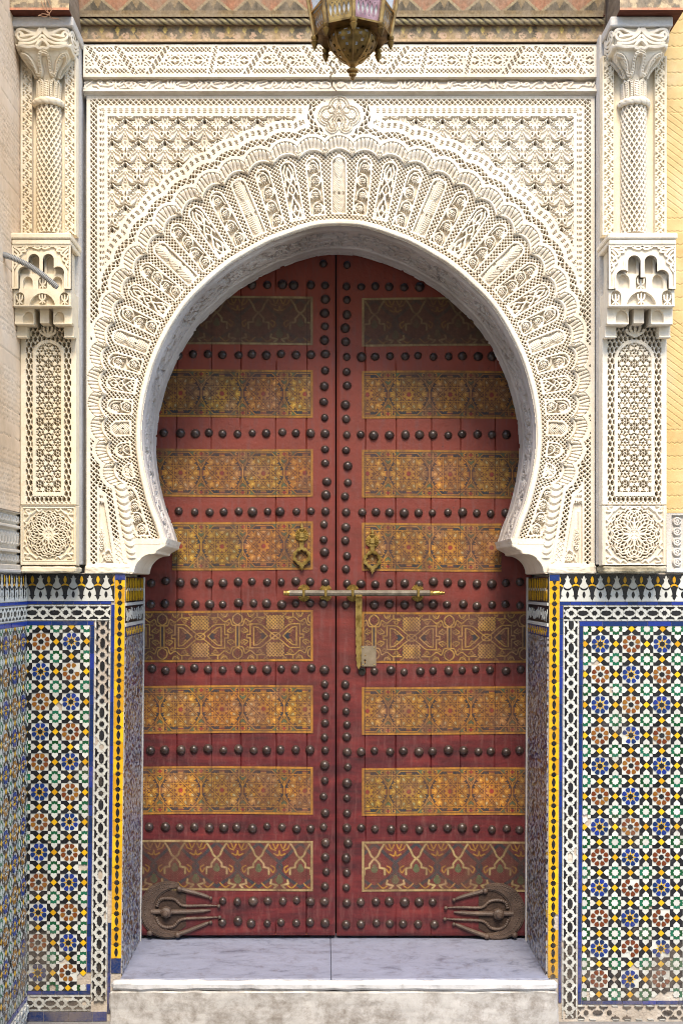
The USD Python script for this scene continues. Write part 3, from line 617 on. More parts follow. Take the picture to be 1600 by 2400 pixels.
INK = [(190, [[(20, 50), (60, 25), (75, 30), (55, 55), (25, 95), (60, 100)], [(85, 75), (110, 80), (130, 100)], [(110, 45), (125, 30), (140, 45), (125, 60), (110, 45)], [(130, 70), (180, 75), (210, 65), (215, 40), (190, 30), (175, 50), (205, 60)],
  [(230, 30), (235, 90)], [(270, 95), (310, 90), (340, 60), (320, 40), (300, 60), (330, 95)], [(250, 70), (275, 30), (290, 45), (260, 75), (240, 60)], [(340, 40), (370, 60), (350, 95), (400, 100)], [(390, 40), (430, 30), (455, 45), (430, 70), (400, 60)],
  [(440, 95), (460, 60), (450, 40)], [(470, 40), (500, 30), (535, 30), (520, 50), (480, 85), (470, 100)], [(530, 90), (560, 60), (575, 90)], [(585, 30), (590, 95)], [(610, 30), (605, 95)], [(630, 35), (625, 95)], [(650, 60), (680, 35), (715, 35), (730, 55), (710, 75), (670, 70)],
  [(700, 100), (740, 85), (770, 60), (790, 90)], [(790, 60), (800, 35), (815, 50), (800, 75)], [(830, 90), (850, 60), (840, 40), (870, 35), (880, 60), (860, 90)]]),
 (490, [[(60, 95), (25, 75), (20, 40), (60, 30), (75, 45), (40, 55)], [(90, 50), (110, 35), (120, 60), (100, 95)], [(130, 80), (160, 60), (175, 40), (160, 30)], [(180, 90), (210, 60), (235, 40), (215, 30), (200, 50), (230, 70)], [(250, 40), (280, 60), (260, 95)],
  [(300, 90), (310, 60), (330, 40), (380, 30), (390, 50), (350, 70)], [(380, 90), (410, 95), (430, 50), (440, 30), (455, 60), (440, 75)], [(450, 95), (480, 80), (500, 40), (520, 30), (515, 60), (500, 95)], [(520, 95), (550, 60), (560, 90)], [(560, 30), (580, 60), (565, 95)],
  [(590, 72), (610, 40), (630, 50), (615, 80), (592, 76)], [(640, 40), (650, 80), (635, 100)], [(660, 90), (680, 50), (720, 40)], [(690, 60), (720, 95), (690, 98)], [(740, 40), (760, 60), (750, 90), (800, 95), (820, 70), (790, 40), (760, 50)], [(840, 30), (845, 95)], [(870, 60), (885, 40), (895, 60), (875, 80)]]),
 (790, [[(5, 75), (5, 60), (25, 40), (45, 60), (25, 85), (5, 78)], [(60, 60), (75, 95)], [(95, 30), (100, 90), (130, 95), (175, 85)], [(110, 80), (135, 45), (160, 50), (180, 30)], [(195, 30), (200, 95)], [(220, 95), (225, 60), (235, 40), (250, 40), (245, 60), (230, 50)], [(255, 90), (275, 60), (285, 40), (270, 50)],
  [(280, 90), (300, 60), (315, 90), (330, 70), (345, 90), (365, 70), (380, 90), (410, 70), (415, 40)], [(430, 40), (440, 95)], [(460, 30), (455, 90)], [(475, 95), (495, 75), (520, 50), (500, 30), (480, 60)], [(525, 80), (545, 50), (560, 80)], [(555, 90), (580, 60), (590, 30)], [(600, 90), (610, 40)], [(635, 90), (640, 30)],
  [(560, 96), (600, 100), (640, 96), (660, 60)], [(675, 50), (680, 90), (710, 100), (745, 80), (755, 40)], [(760, 90), (775, 50), (800, 40)], [(790, 70), (820, 60), (850, 70), (880, 40)], [(820, 100), (895, 95)]]),
 (1090, [[(5, 60), (20, 90), (35, 60)], [(45, 62), (60, 30), (75, 50), (50, 70)], [(60, 90), (90, 70), (100, 40)], [(110, 80), (140, 60), (170, 85), (175, 40)], [(195, 30), (190, 95)], [(220, 30), (215, 90)], [(230, 70), (260, 95), (280, 60)], [(260, 70), (290, 40), (350, 35), (360, 60), (310, 75), (290, 60)], [(330, 95), (370, 70)],
  [(380, 50), (390, 75), (430, 70), (420, 50), (400, 60)], [(440, 90), (470, 60), (500, 40)], [(480, 90), (510, 95), (540, 60), (525, 30)], [(540, 40), (560, 90), (600, 95)], [(590, 70), (615, 45), (635, 90)], [(620, 60), (690, 55)], [(640, 90), (670, 50), (730, 40), (710, 70), (690, 90), (740, 95)], [(760, 95), (790, 70), (840, 75), (850, 50), (825, 45), (820, 70)], [(860, 80), (880, 40)]])]
def inscription_h(x, y):
    ls = [smooth_line(np.array([(x0 + a / 2.89, 175 + (b * 0.98) / 2.89) for a, b in l]), 6) for x0, ll in INK for l in ll]
    u = (y - 181) / 43.0
    prof = np.interp(u, [0, 0.08, 0.2, 0.68, 0.74, 0.86, 0.88, 0.93, 1.0], [-0.016, -0.016, -0.010, 0.006, 0.014, 0.016, 0.004, 0.002, -0.004])
    d = kdist(kd(ls, 0.6), x, y, 12)
    prof = prof - 0.012 * ((np.abs(x - (783 + 6 * np.sin(y * .12))) < 0.9) & (y < 218))
    return prof + 0.0075 * np.sqrt(np.clip(1 - (d / 3.1) ** 2, 0, 1))
relief(ARCH, 'inscription_band', 195, 1398, 181, 225, inscription_h, y0=-0.002, skirt=0.02, mat='stucco_greytan', label='cove with a relief line of Arabic script')
# crack through the frieze at the crown
# ================================================================ PILASTERS
def hexgrid(u, v, a):
    """offset to the nearest centre of a hexagon grid of pitch a (columns upright) and the cell's index"""
    c = a * 0.866; best = None
    for s in (0, 1):
        i = np.round((u - s * c) / (2 * c)); j = np.round((v - s * a / 2) / a); du, dv = u - s * c - i * 2 * c, v - s * a / 2 - j * a; d = du ** 2 + dv ** 2
        key = (np.mod(2 * i + s, 2), np.mod(j * 1 + s * 0, 3), i, j)
        if best is None: best = [d, du, dv, np.full(u.shape, s * 1.0), j]
        else:
            m = d < best[0]; best = [np.where(m, d, best[0]), np.where(m, du, best[1]), np.where(m, dv, best[2]), np.where(m, s * 1.0, best[3]), np.where(m, j, best[4])]
    return best[1], best[2], best[3], best[4]

def star_lattice(u, v):
    """rows of six-petalled flowers and pierced stars inside a net of triangles"""
    du, dv, s, j = hexgrid(u, v, 24.6); r = np.hypot(du, dv); a = np.arctan2(dv, du)
    flower = np.mod(j + s, 3) > 0
    hexd = np.maximum(np.abs(du) * 1.0, np.maximum(np.abs(du * 0.5 + dv * 0.866), np.abs(du * 0.5 - dv * 0.866)))
    h = np.zeros_like(u)
    pet = 8.2 * np.abs(np.cos(3 * (a + np.pi / 6))) ** 0.35
    ring = (r < 9.6)
    h = np.where(ring, -0.016, h)
    h = np.where(ring & flower & (r < pet) & (r > 2.4), -0.001 - 0.002 * (r / 8.2), h)
    st = 6.8 * (0.62 + 0.38 * np.abs(np.cos(3 * a)) ** 2); seg = np.abs(np.cos(3 * a)) > 0.93
    h = np.where(ring & ~flower, np.where((np.abs(r - st * 0.62) < 1.25) | (seg & (r > 3.2)) | (r < 1.1), -0.001, -0.017), h)
    tri = np.abs(np.mod(a / (np.pi / 3) + 0.5, 1) - 0.5)
    h = np.where((r > 11.2) & (hexd > 10.4), np.where((tri > 0.36), -0.018, 0), h)
    return h

def roof_lattice(u, v):
    """scale net with tall leaf-shaped holes, as behind the arched panel"""
    i = np.mod(np.floor(v / 13.0), 2); uu = np.mod(u + i * 5.2, 10.4) - 5.2; vv = np.mod(v, 13.0)
    w = 3.6 * np.sin(np.pi * np.clip((vv + 1) / 14.0, 0, 1)) ** 0.7
    return np.where(np.abs(uu) < w, -0.030 - 0.0 * uu, 0.0) + np.where((np.abs(uu) < w) & (np.abs(uu) < 0.55) & (vv > 6), 0.022, 0)

def rosette(u, v):
    """square panel with a big interlaced rosette; u, v from the centre, 58 units half"""
    r = np.hypot(u, v); a = np.degrees(np.arctan2(v, u)); sec = np.mod(a, 45) - 22.5; f = np.abs(sec); s = np.radians(f); X_, Y_ = r * np.cos(s), r * np.sin(s)
    ls = [circ(0, 0, 9.5, 20), [(12, 0), (25, 0)], smooth_line([(12, 3), (19, 6), (26, 3)]), smooth_line([(10, 4.2), (20, 8.5), (27, 10.5)]), smooth_line([(25, 0), (30, 5), (36, 5), (40, 0)]), smooth_line([(28, 11), (33, 9), (37, 14)]),
          smooth_line([(30, 0), (36, 1.5)]), smooth_line([(40, 0), (44, 6), (43, 13), (40, 17)]), smooth_line([(38, 6), (41, 10), (37, 14)]), smooth_line([(47, 0), (50, 5), (47, 12), (49, 20)])]
    d = kdist(kd([np.array(l, float) for l in ls], .6), X_, Y_, 14)
    h = carve(d, 1.5, 0.019, 0.9)
    h = np.where(r < 8.2, -0.002 - 0.003 * ((np.abs(np.sin(np.radians(a * 4))) < .15) & (r > 3)), h)
    out = r > 51.5
    c = kdist(kd([smooth_line([(30, 52), (42, 44), (52, 52), (44, 54)]), smooth_line([(52, 30), (44, 42), (54, 44)]), smooth_line([(54, 16), (50, 22), (55, 28)]), smooth_line([(16, 54), (22, 50), (28, 55)])], .6), np.abs(u), np.abs(v), 14)
    h = np.where(out, carve(c, 1.6, 0.007, 1.0), h)
    m = np.maximum(np.abs(u), np.abs(v))
    h = np.where((m > 57) , 0.0, h); h = np.where((m > 60) & (m < 61.5), -0.004, h)
    return h

def scroll(u, v):
    """running floral scroll on the strips beside the column; u across (20 wide), v down"""
    vv = np.mod(v, 40); ls = []
    for o in (-40, 0, 40):
        ls += [smooth_line([(0, o), (7, o + 5), (8, o + 13), (0, o + 20), (-7, o + 25), (-8, o + 33), (0, o + 40)]), circ(2.5, o + 9, 3.2, 12, -90, 180), circ(-2.5, o + 29, 3.2, 12, 90, 360), smooth_line([(0, o + 20), (5, o + 22), (8, o + 27)]), smooth_line([(0, o), (-5, o + 2), (-8, o + 7)]), smooth_line([(-8, o + 12), (-4, o + 15), (-7, o + 19)]), smooth_line([(8, o + 32), (4, o + 35), (7, o + 39)])]
    return carve(kdist(kd(ls, .6), u, vv, 12), 2.0, 0.009, 1.2)

def niche_block(w, h, d, holes):
    """plaster block w x d x h (origin: bottom centre of the front face, depth towards +y) with arched niches (x, z0, half width, height, depth, pointed)"""
    m = m3.Manifold.cube((w, d, h)).translate((-w / 2, 0, 0))
    for x, z0, hw, hh, dp in holes:
        n = [(-hw, 0), (hw, 0), (hw, hh - hw * 1.15)]
        n += [(hw * math.cos(t) , hh - hw * 1.15 + hw * 1.15 * math.sin(t)) for t in np.linspace(0.15, math.pi - 0.15, 9)] + [(-hw, hh - hw * 1.15)]
        cs = m3.CrossSection([n]).extrude(dp).rotate((90, 0, 0)).translate((x, dp, z0))
        cut = cs.translate((0, -0.002, 0))
        # rounded back
        m = m - cut
    return m
def man(m, shift):
    q = m.to_mesh(); t = trimesh.Trimesh(q.vert_properties[:, :3], q.tri_verts, process=False); t.apply_translation(shift); return t

def pilaster(name, label, x0, x1, mat, mirror):
    """x0, x1: metres; front plane at y = -E"""
    E = 0.094; T = thing(name, label, 'pilaster'); w = x1 - x0; c = (x0 + x1) / 2
    px = lambda xm, y=-E: CX + xm / (S * F(y)); sc = S * F(-E)
    L, R = px(x0), px(x1); mid = (L + R) / 2
    zz = lambda py: Z(py, -E)
    # core with the plain return faces
    core = bx(x0 + 0.001, x1 - 0.001, -E + 0.036, 0.06, zz(1322), 3.675); obj(T, 'core', core, 'stucco_grey')
    half = w / 2 / sc
    # lower panel
    def low(x, y):
        u = x - mid; hw = half - 14
        h = np.where(np.abs(u) < hw, roof_lattice(u, y - 775), 0.0)
        ow, iw = hw - 15, hw - 24; top = 795 + ow
        def inside(q, t, b): return np.where(y < top, np.hypot(u, y - top) < q, np.abs(u) < q) & (y < b)
        fr = inside(ow, top, 1164); ins = inside(iw, top, 1154)
        h = np.where(fr, 0.002, h)
        h = np.where(ins, star_lattice(u, y - 1000) - 0.001, h)
        h = np.where((y > 1180) , 0, h)
        return h
    relief(T, 'lattice_panel', L, R, 762, 1184, low, y0=-E, mat=mat, skirt=0.04)
    relief(T, 'rosette_panel', L, R, 1184, 1326, lambda x, y: rosette((x - mid) * 62 / (half - 3), (y - 1252) * 62 / (half - 1)), y0=-E - 0.006, mat=mat, skirt=0.04)
    ledge = bx(x0 + 0.004, x1 - 0.002, -E - 0.008, -0.002, zz(1343), zz(1327), 0.006); ledge = ledge.subdivide().subdivide().subdivide().subdivide()
    v = ledge.vertices; v += 0.007 * (np.stack([fbm(v[:, 0] * 40, v[:, 2] * 60, 1.0, 3 + k, 3) for k in range(3)], 1) - 0.5); obj(T, 'foot_ledge', ledge, 'rough_stone' if mirror else 'stucco_cream', smooth=50)
    # strips beside the column
    yT, yB = 3.675, zz(548); Yt = CY - (yT - H) / sc
    sw = 24
    for sx, xa, xb in ((-1, L, L + 30), (1, R - 30, R)):
        ms = (xa + xb) / 2 + (2 if sx < 0 else -2)
        def st(x, y, ms=ms):
            u = x - ms; h = np.where(np.abs(u) < 10, scroll(u, y), 0.0)
            return np.where(np.abs(u) > 12.0, 0.0015, h)
        relief(T, 'scroll_strip', xa, xb, Yt + 60, 552, st, y0=-E, mat='stucco_cream', skirt=0.03)
    # hollow between the strips, then the column
    hol = bx(x0 + 0.02, x1 - 0.02, -E + 0.018, -E + 0.03, yB, yT - 0.05); obj(T, 'hollow', hol, 'stucco_cream')
    cr, cy = 0.047, -0.080
    th = np.linspace(-105, 105, 110); zc = np.linspace(yB, zz(252), 420); TH, ZC = np.meshgrid(np.radians(th), zc)
    s_, n_ = ZC / sc, TH * cr / sc
    a, b = np.mod(s_ * 0.62 + n_, 12.3), np.mod(s_ * 0.62 - n_, 12.3); d1, d2 = np.minimum(a, 12.3 - a), np.minimum(b, 12.3 - b); d = np.minimum(d1, d2) * 0.8
    hc = carve(d, 1.75, 0.013, 0.9)
    diam = (np.abs(d1 - 6.15) + np.abs(d2 - 6.15)) < 2.2
    hc = np.where(diam, np.maximum(hc, -0.004), hc)
    rr = cr + hc; P = np.stack([c + rr * np.sin(TH), cy - rr * np.cos(TH), ZC], -1); N = normals_of(P)
    if (N[..., 1].mean()) > 0: N = -N
    grid_mesh(P, path_for(T, 'column_shaft'), mat, N=N, flip=False)
    # twisted ring
    ph = np.linspace(-1.9, 1.9, 90); tt = np.linspace(0, 2 * np.pi, 28); PH, TT = np.meshgrid(ph, tt)
    rr = 0.0100 * (1 + 0.20 * np.abs(np.sin(3.5 * PH * 2 + TT * 0.9)) ** 0.7); zr = zz(243)
    P = np.stack([c + (cr + 0.002 + rr * np.cos(TT)) * np.sin(PH), cy - (cr + 0.002 + rr * np.cos(TT)) * np.cos(PH), zr + rr * np.sin(TT) * 1.15], -1); N = normals_of(P)
    ctr = np.stack([c + cr * np.sin(PH), cy - cr * np.cos(PH), np.full(PH.shape, zr)], -1)
    if np.einsum('ijk,ijk->ij', N, P - ctr).mean() < 0: N = -N
    grid_mesh(P, path_for(T, 'twisted_ring'), mat, N=N)
    capital(T, c, cy, cr, zz(232), mat)
    console(T, x0, x1, c, mat)
    return T

def capital(T, c, cy, cr, z0, mat):
    z1, zt = 3.640, 3.668
    # bell from round to square: parameter a around the front, t upwards
    na, nt = 330, 190; A = np.linspace(-1.62, 1.62, na); t = np.linspace(0, 1, nt); AA, TTt = np.meshgrid(A, t)
    zz = z0 + (z1 - z0) * TTt
    r = np.interp(TTt, [0, 0.30, 0.42, 0.60, 0.72, 0.82, 1.0], [cr * 0.98, cr * 1.02, cr * 1.25, cr * 1.95, cr * 2.20, cr * 2.28, cr * 2.30]); pw = np.interp(TTt, [0, 0.3, 0.62, 1], [2, 2.2, 6, 9])
    ca, sa = np.cos(AA), np.sin(AA); k = (np.abs(ca) ** pw + np.abs(sa) ** pw) ** (-1 / pw)
    x, y = r * k * sa, -r * k * ca
    # ornament in face coordinates: u across the face (-1..1), v height 0..1
    face = np.where(np.abs(sa) <= np.abs(ca), sa / np.maximum(np.abs(ca), 1e-6), np.sign(sa) * (2 - np.abs(ca) / np.maximum(np.abs(sa), 1e-6)))
    um = np.where(np.abs(face) > 1, np.abs(face) - 2, face); u = np.abs(um)
    W = r / 0.0016; ux, vy = um * W, TTt * (z1 - z0) / 0.0016
    Ht = (z1 - z0) / 0.0016
    f = lambda pts: smooth_line(np.array([(a, b * Ht) for a, b in pts], float))
    ls, lt = [], []
    for s in (-1, 1):
        g = lambda pts: f([(s * a, b) for a, b in pts])
        # upper scrolls
        ls += [g([(0, 0.97), (6, 0.90), (16, 0.84), (34, 0.79), (52, 0.80), (60, 0.86), (54, 0.92), (47, 0.89), (50, 0.85)]), g([(6, 0.97), (14, 0.90), (28, 0.92), (44, 0.965), (60, 0.95), (66, 0.88)]), g([(14, 0.88), (30, 0.87), (46, 0.85)]), g([(2, 0.86), (12, 0.79), (30, 0.74), (56, 0.75)]),
               g([(0, 0.80), (8, 0.76), (14, 0.70), (8, 0.67), (2, 0.68)]), g([(14, 0.70), (36, 0.69), (58, 0.72), (68, 0.69)])]
        # lower leaves as beaded ribbons
        lt += [g([(0, 0.63), (9, 0.60), (12, 0.52), (11, 0.40), (15, 0.345), (24, 0.345), (27, 0.40), (32, 0.50), (44, 0.58), (62, 0.61)]), g([(12, 0.0), (12, 0.20), (16, 0.265), (22, 0.265), (26, 0.20), (26, 0.0)]), g([(3, 0.0), (3, 0.2), (0, 0.26)])]
    d1, d2 = kdist(kd(ls, .7), ux, vy, 20), kdist(kd(lt, .7), ux, vy, 20)
    h = np.maximum(carve(d1, 3.0, 0.017, 1.6), carve(d2, 3.4, 0.014, 1.2))
    h = np.minimum(h, -0.016 * sstep(1.5, 0.6, np.abs(d2 - 4.6)) * (TTt < 0.64) + 0.02 * (np.abs(d2 - 4.6) > 1.5))
    bead = (d2 < 1.9) & (np.mod(vy + ux * 0.3, 5) < 2.4); h = np.where(bead, h - 0.003, h)
    h = np.where((np.abs(ux) < 1.6) & (TTt > 0.36) & (TTt < 0.52), -0.016, h)
    h = h - 0.004 * sstep(0.30, 0.27, TTt) * (np.abs(np.mod(TTt, 1) - 0.3) < .02)
    nrm = np.stack([x, y], -1); nrm /= np.linalg.norm(nrm, axis=-1, keepdims=True) + 1e-9
    P = np.stack([c + x + nrm[..., 0] * h, cy + y + nrm[..., 1] * h, zz], -1); P[..., 1] = np.minimum(P[..., 1], 0.0)
    P[..., 1] = np.maximum(P[..., 1], -0.19)
    N = normals_of(P)
    if N[..., 1].mean() > 0: N = -N
    p = grid_mesh(P, path_for(T, 'capital'), mat, N=N); keys(p, 'leafy carved capital with scrolls')
    hw = 0.112
    obj(T, 'abacus', bx(c - hw, c + hw, cy - hw + 0.002, 0.0, 3.642, 3.677, 0.004), 'stucco_grey')

def console(T, x0, x1, c, mat):
    e = 0.198; f = S * F(-e); w = x1 - x0; zz = lambda py: H + (CY - py) * f
    top = bx(x0 - 0.004, x1 + 0.004, -e - 0.008, -0.03, zz(560), zz(546), 0.004); t2 = bx(x0 + 0.0, x1 - 0.0, -e - 0.003, -0.03, zz(573), zz(560) - 0.001, 0.003)
    obj(T, 'console_ledge', cat_([top, t2]), mat)
    # front plate with the many-lobed arch
    zb, zt = zz(676), zz(573); hh = zt - zb
    pl = sbox(-w / 2, 0, w / 2, hh); k = w / 142.0
    lob = []
    for s in (-1, 1): lob += [Point(s * 17.5 * k, hh - 36 * k).buffer(13.5 * k), sbox(min(s * 4 * k, s * 31 * k), hh - 72 * k, max(s * 4 * k, s * 31 * k), hh - 36 * k), Point(s * 41 * k, hh - 68 * k).buffer(15 * k), sbox(min(-s * k, s * 55.5 * k), -0.01, max(-s * k, s * 55.5 * k), hh - 69 * k)]
    lob = shapely.union_all(lob); plate = pl.difference(lob).buffer(0)
    P = trimesh.creation.extrude_polygon(plate if plate.geom_type == 'Polygon' else max(plate.geoms, key=lambda g: g.area), 0.012)
    rimp = lob.buffer(8 * k).difference(lob).intersection(pl); rim2 = lob.buffer(4 * k).difference(lob).intersection(pl)
    R = [trimesh.creation.extrude_polygon(g, 0.0225) for g in (rim2.geoms if hasattr(rim2, 'geoms') else [rim2]) if g.area > 1e-6] + [trimesh.creation.extrude_polygon(g, 0.018) for g in (rimp.geoms if hasattr(rimp, 'geoms') else [rimp]) if g.area > 1e-6]
    orn = []
    spand = plate.difference(lob.buffer(10 * k)).buffer(-3 * k)
    for s in (-1, 1):
        for pts in ([(66, -6), (50, -10), (34, -6)], [(64, -12), (56, -22), (62, -32)], [(60, -8), (48, -20), (60, -28)], [(66, -36), (60, -46), (66, -56)], [(0, -4), (8, -9), (20, -5)], [(65, -22), (52, -34), (64, -44)], [(46, -5), (38, -14), (52, -16)]):
            l = LineString(smooth_line([(s * a * k, hh + b * k) for a, b in pts], 5)).buffer(2.0 * k); orn.append(l)
    orn = shapely.union_all(orn).intersection(plate.difference(lob.buffer(8 * k))); fr = pl.difference(pl.buffer(-4.5 * k)).difference(lob.buffer(5 * k))
    R += [trimesh.creation.extrude_polygon(g, 0.019) for gg in (orn, fr) for g in (gg.geoms if hasattr(gg, 'geoms') else [gg]) if g.geom_type == 'Polygon' and g.area > 2e-6]
    m = cat_([P] + R); m.apply_transform(np.array([[1, 0, 0, c], [0, 0, -1, -e + 0.020], [0, 1, 0, zb], [0, 0, 0, 1.0]])); m.fix_normals(); obj(T, 'lobed_arch_plate', m, mat, smooth=30)
    px = lambda v: v * k
    # stepped tiers of niches behind and below
    def tier(name, za, zb_, yf, w_, holes, extra=0.0):
        b = niche_block(w_, za - zb_, 0.17, holes); obj(T, name, man(b, (c, yf, zb_)), mat)
    z = lambda py, yy: H + (CY - py) * S * F(yy)
    y1 = -e + 0.028; tier('niche_tier', zz(574), z(646, y1), y1, w - 0.03, [(-px(17.5), 0.002, px(9), px(46), 0.014), (px(17.5), 0.002, px(9), px(46), 0.014)])
    y2 = -e + 0.020; tier('niche_tier', z(641, y2), z(684, y2), y2, w - 0.028, [(-px(36), 0.003, px(12), px(36), 0.018), (0, 0.004, px(11), px(36), 0.016), (px(36), 0.003, px(12), px(36), 0.018)])
    y3 = -e + 0.012; tier('niche_tier', z(676, y3), z(716, y3), y3, w - 0.004, [(-px(54), 0.003, px(11), px(31), 0.016), (0, 0.003, px(33), px(29), 0.020), (px(54), 0.003, px(11), px(31), 0.016)])
    for xx, zc, yy in ((-55, 702, y3 + .010), (55, 702, y3 + .010), (0, 700, y3 + 0.012), (0, 664, y2 + .010)):
        orn = [LineString(smooth_line([(a * px(1) + px(xx), b * px(1)) for a, b in q], 5)).buffer(px(1.5)) for q in ([(0, -12), (0, 10)], [(-7, 8), (-6, 0), (0, -4), (6, 0), (7, 8)], [(-6, -10), (0, -6), (6, -10)])]
        m = trimesh.creation.extrude_polygon(shapely.union_all(orn), 0.009); m.apply_transform(np.array([[1, 0, 0, c], [0, 0, -1, yy], [0, 1, 0, z(zc, yy)], [0, 0, 0, 1.0]])); m.fix_normals(); obj(T, 'niche_leaf', m, mat)
    y4 = -e + 0.034
    obj(T, 'cornice_lip', bx(x0 + 0.001, x1 - 0.001, y3 - 0.006, y3 + 0.03, z(719, y3), z(714.5, y3), 0.003), mat)
    for s in (-1, 1):
        tier('pendant_tier', z(719, y4), z(756, y4), y4, px(44), [(0, -0.003, px(14), px(32), 0.025)]) if False else None
        b = niche_block(px(46), z(719, y4) - z(757, y4), 0.10, [(px(-9) * s, -0.002, px(13), px(30), 0.016)]); obj(T, 'pendant', man(b, (c + s * (w / 2 - px(24)), y4, z(757, y4))), mat)
        obj(T, 'pendant_lip', bx(c + s * (w / 2 - px(1)), c + s * (w / 2 - px(47)), y4 - 0.006, y4 + 0.03, z(761, y4), z(756.5, y4), 0.003), mat)
        y5 = -e + 0.062; b = niche_block(px(24), z(761, y5) - z(788, y5), 0.06, []); obj(T, 'pendant', man(b, (c + s * (w / 2 - px(13)), y5, z(788, y5))), mat)
        obj(T, 'pendant_lip', bx(c + s * (w / 2 - px(0)), c + s * (w / 2 - px(26)), y5 - 0.005, y5 + 0.02, z(792, y5), z(787.5, y5), 0.003), mat)
    b = niche_block(px(22), z(719, y4) - z(755, y4), 0.09, []); obj(T, 'pendant', man(b, (c, y4 + 0.012, z(755, y4))), mat)
    # fan leaf under the console
    orn = [LineString(smooth_line([(0, 0), (a, b * .6), (a * 1.15, b)], 4)).buffer(2.6) for a, b in ((-16, 14), (-9, 21), (0, 24), (9, 21), (16, 14))]
    g = affinity.scale(shapely.union_all(orn), px(1), px(1), origin=(0, 0)); m = trimesh.creation.extrude_polygon(g, 0.008); m.apply_transform(np.array([[1, 0, 0, c], [0, 0, -1, -0.096], [0, 1, 0, z(789, -0.096)], [0, 0, 0, 1.0]])); m.fix_normals(); obj(T, 'fan_leaf', m, mat)

pilaster('carved_pilaster', 'cream carved pilaster against the side wall, under the corrugated conduit', -1.116, -0.907, 'stucco_cream', False)
pilaster('carved_pilaster', 'whiter carved pilaster beside the ochre wall, on a rough stone ledge', 1.016, 1.256, 'stucco', True)
# ================================================================ MASONRY BEHIND, SIDE WALLS
WX = -1.118                                                     # plane of the side wall on the left
JL, JR = X(294), X(1285)                                          # door jambs on the front plane
W_ = thing('house_wall', 'plain masonry of the house wall behind the carved doorway', 'wall')
m = cat_([bx(-1.9, JL - 0.03, 0.066, 0.60, 0, 4.6), bx(JR + 0.03, 2.6, 0.066, 0.60, 0, 4.6)]); obj(W_, 'wall_flank', m, 'stucco_grey')
ring = sbox(JL - 0.031, 1.69, JR + 0.031, 4.6).difference(affinity.affine_transform(opening.buffer(9), [S, 0, 0, -S, -CX * S, H + CY * S]))
g = max(ring.geoms, key=lambda q: q.area) if hasattr(ring, 'geoms') else ring
m = trimesh.creation.extrude_polygon(g, 0.325); m.apply_transform(np.array([[1, 0, 0, 0], [0, 0, 1, 0.066], [0, 1, 0, 0], [0, 0, 0, 1.0]])); m.fix_normals(); obj(W_, 'wall_above', m, 'stucco_grey')
obj(W_, 'dark_interior', bx(JL - 0.2, JR + 0.2, 0.60, 0.64, 0, 3.4), 'shade_black')  # added black sheet; the shade behind the leaves is put into its colour

# ---- left side wall, running towards the street
SW = thing('side_wall', 'pinkish plastered side wall on the left with scored herringbone joints', 'wall')
ZT, ZF0, ZF1 = 1.683, 1.696, 1.890                               # tile top, carved frieze bottom and top
LEN = 1.35
obj(SW, 'wall_core', bx(WX - 0.4, WX - 0.012, -LEN, 0.05, 0, 4.6), 'wall_plaster')
def side_grid(name, z0, z1, hf, mat, step=0.0025, label=None, y1=-0.0):
    gy, gz = np.meshgrid(np.arange(-LEN, y1 + 1e-6, step), np.arange(z1, z0 - 1e-6, -step)); h = hf(-gy / S, (z1 - gz) / S)
    P = np.stack([WX + h, gy, gz], -1); N = normals_of(P)
    if N[..., 0].mean() < 0: N = -N
    keys(grid_mesh(P, path_for(SW, name), mat, N=N), label)
def plaster_h(u, v):
    h = 0.004 * fbm(u, v, 0.012, 31)
    blk = np.mod(np.floor(v / 62), 3); zz = np.abs(np.mod(u, 40) / 20 - 1)
    g1 = np.abs(np.mod(v + zz * 26, 13) - 6.5); g2 = np.abs(np.mod(v, 62) - 31 + 3 * (vnoise(u, v, 0.08, 3) - .5))
    line = np.where(blk < 2, g1 < 0.95, False) | (g2 < 1.0)
    return h - 0.0035 * line
side_grid('scored_plaster', ZF1 + 0.012, 4.2, plaster_h, 'wall_plaster', 0.004)
def sfrieze(u, v):
    H_ = (ZF1 - ZF0) / S; ls = []
    uu = np.mod(u, 46)
    for o in (-46, 0, 46, 92):
        for v0, sc in ((16, .8), (60, 1.6), (105, .8)):
            ls += [circ(o + 12, v0, 8 * sc, 16, 0, 300), circ(o + 34, v0, 8 * sc, 16, 120, 420), smooth_line([(o, v0 + 8 * sc), (o + 12, v0 - 9 * sc), (o + 23, v0 + 6 * sc), (o + 34, v0 - 9 * sc), (o + 46, v0 + 8 * sc)])]
    h = carve(kdist(kd(ls, .7), uu, v, 12), 2.1, 0.010, 1.0)
    band = (np.abs(v - 33) < 4) | (np.abs(v - 88) < 4) | (v < 3) | (v > H_ - 3)
    return np.where(band, 0.004, h)
side_grid('carved_frieze', ZF0, ZF1 + 0.011, sfrieze, 'stucco_greytan', 0.0025, 'weathered carved frieze above the tiles')
obj(SW, 'lip', bx(WX - 0.01, WX + 0.008, -LEN, -0.002, ZT, ZF0 - 0.001, 0.003), 'stucco_grey')

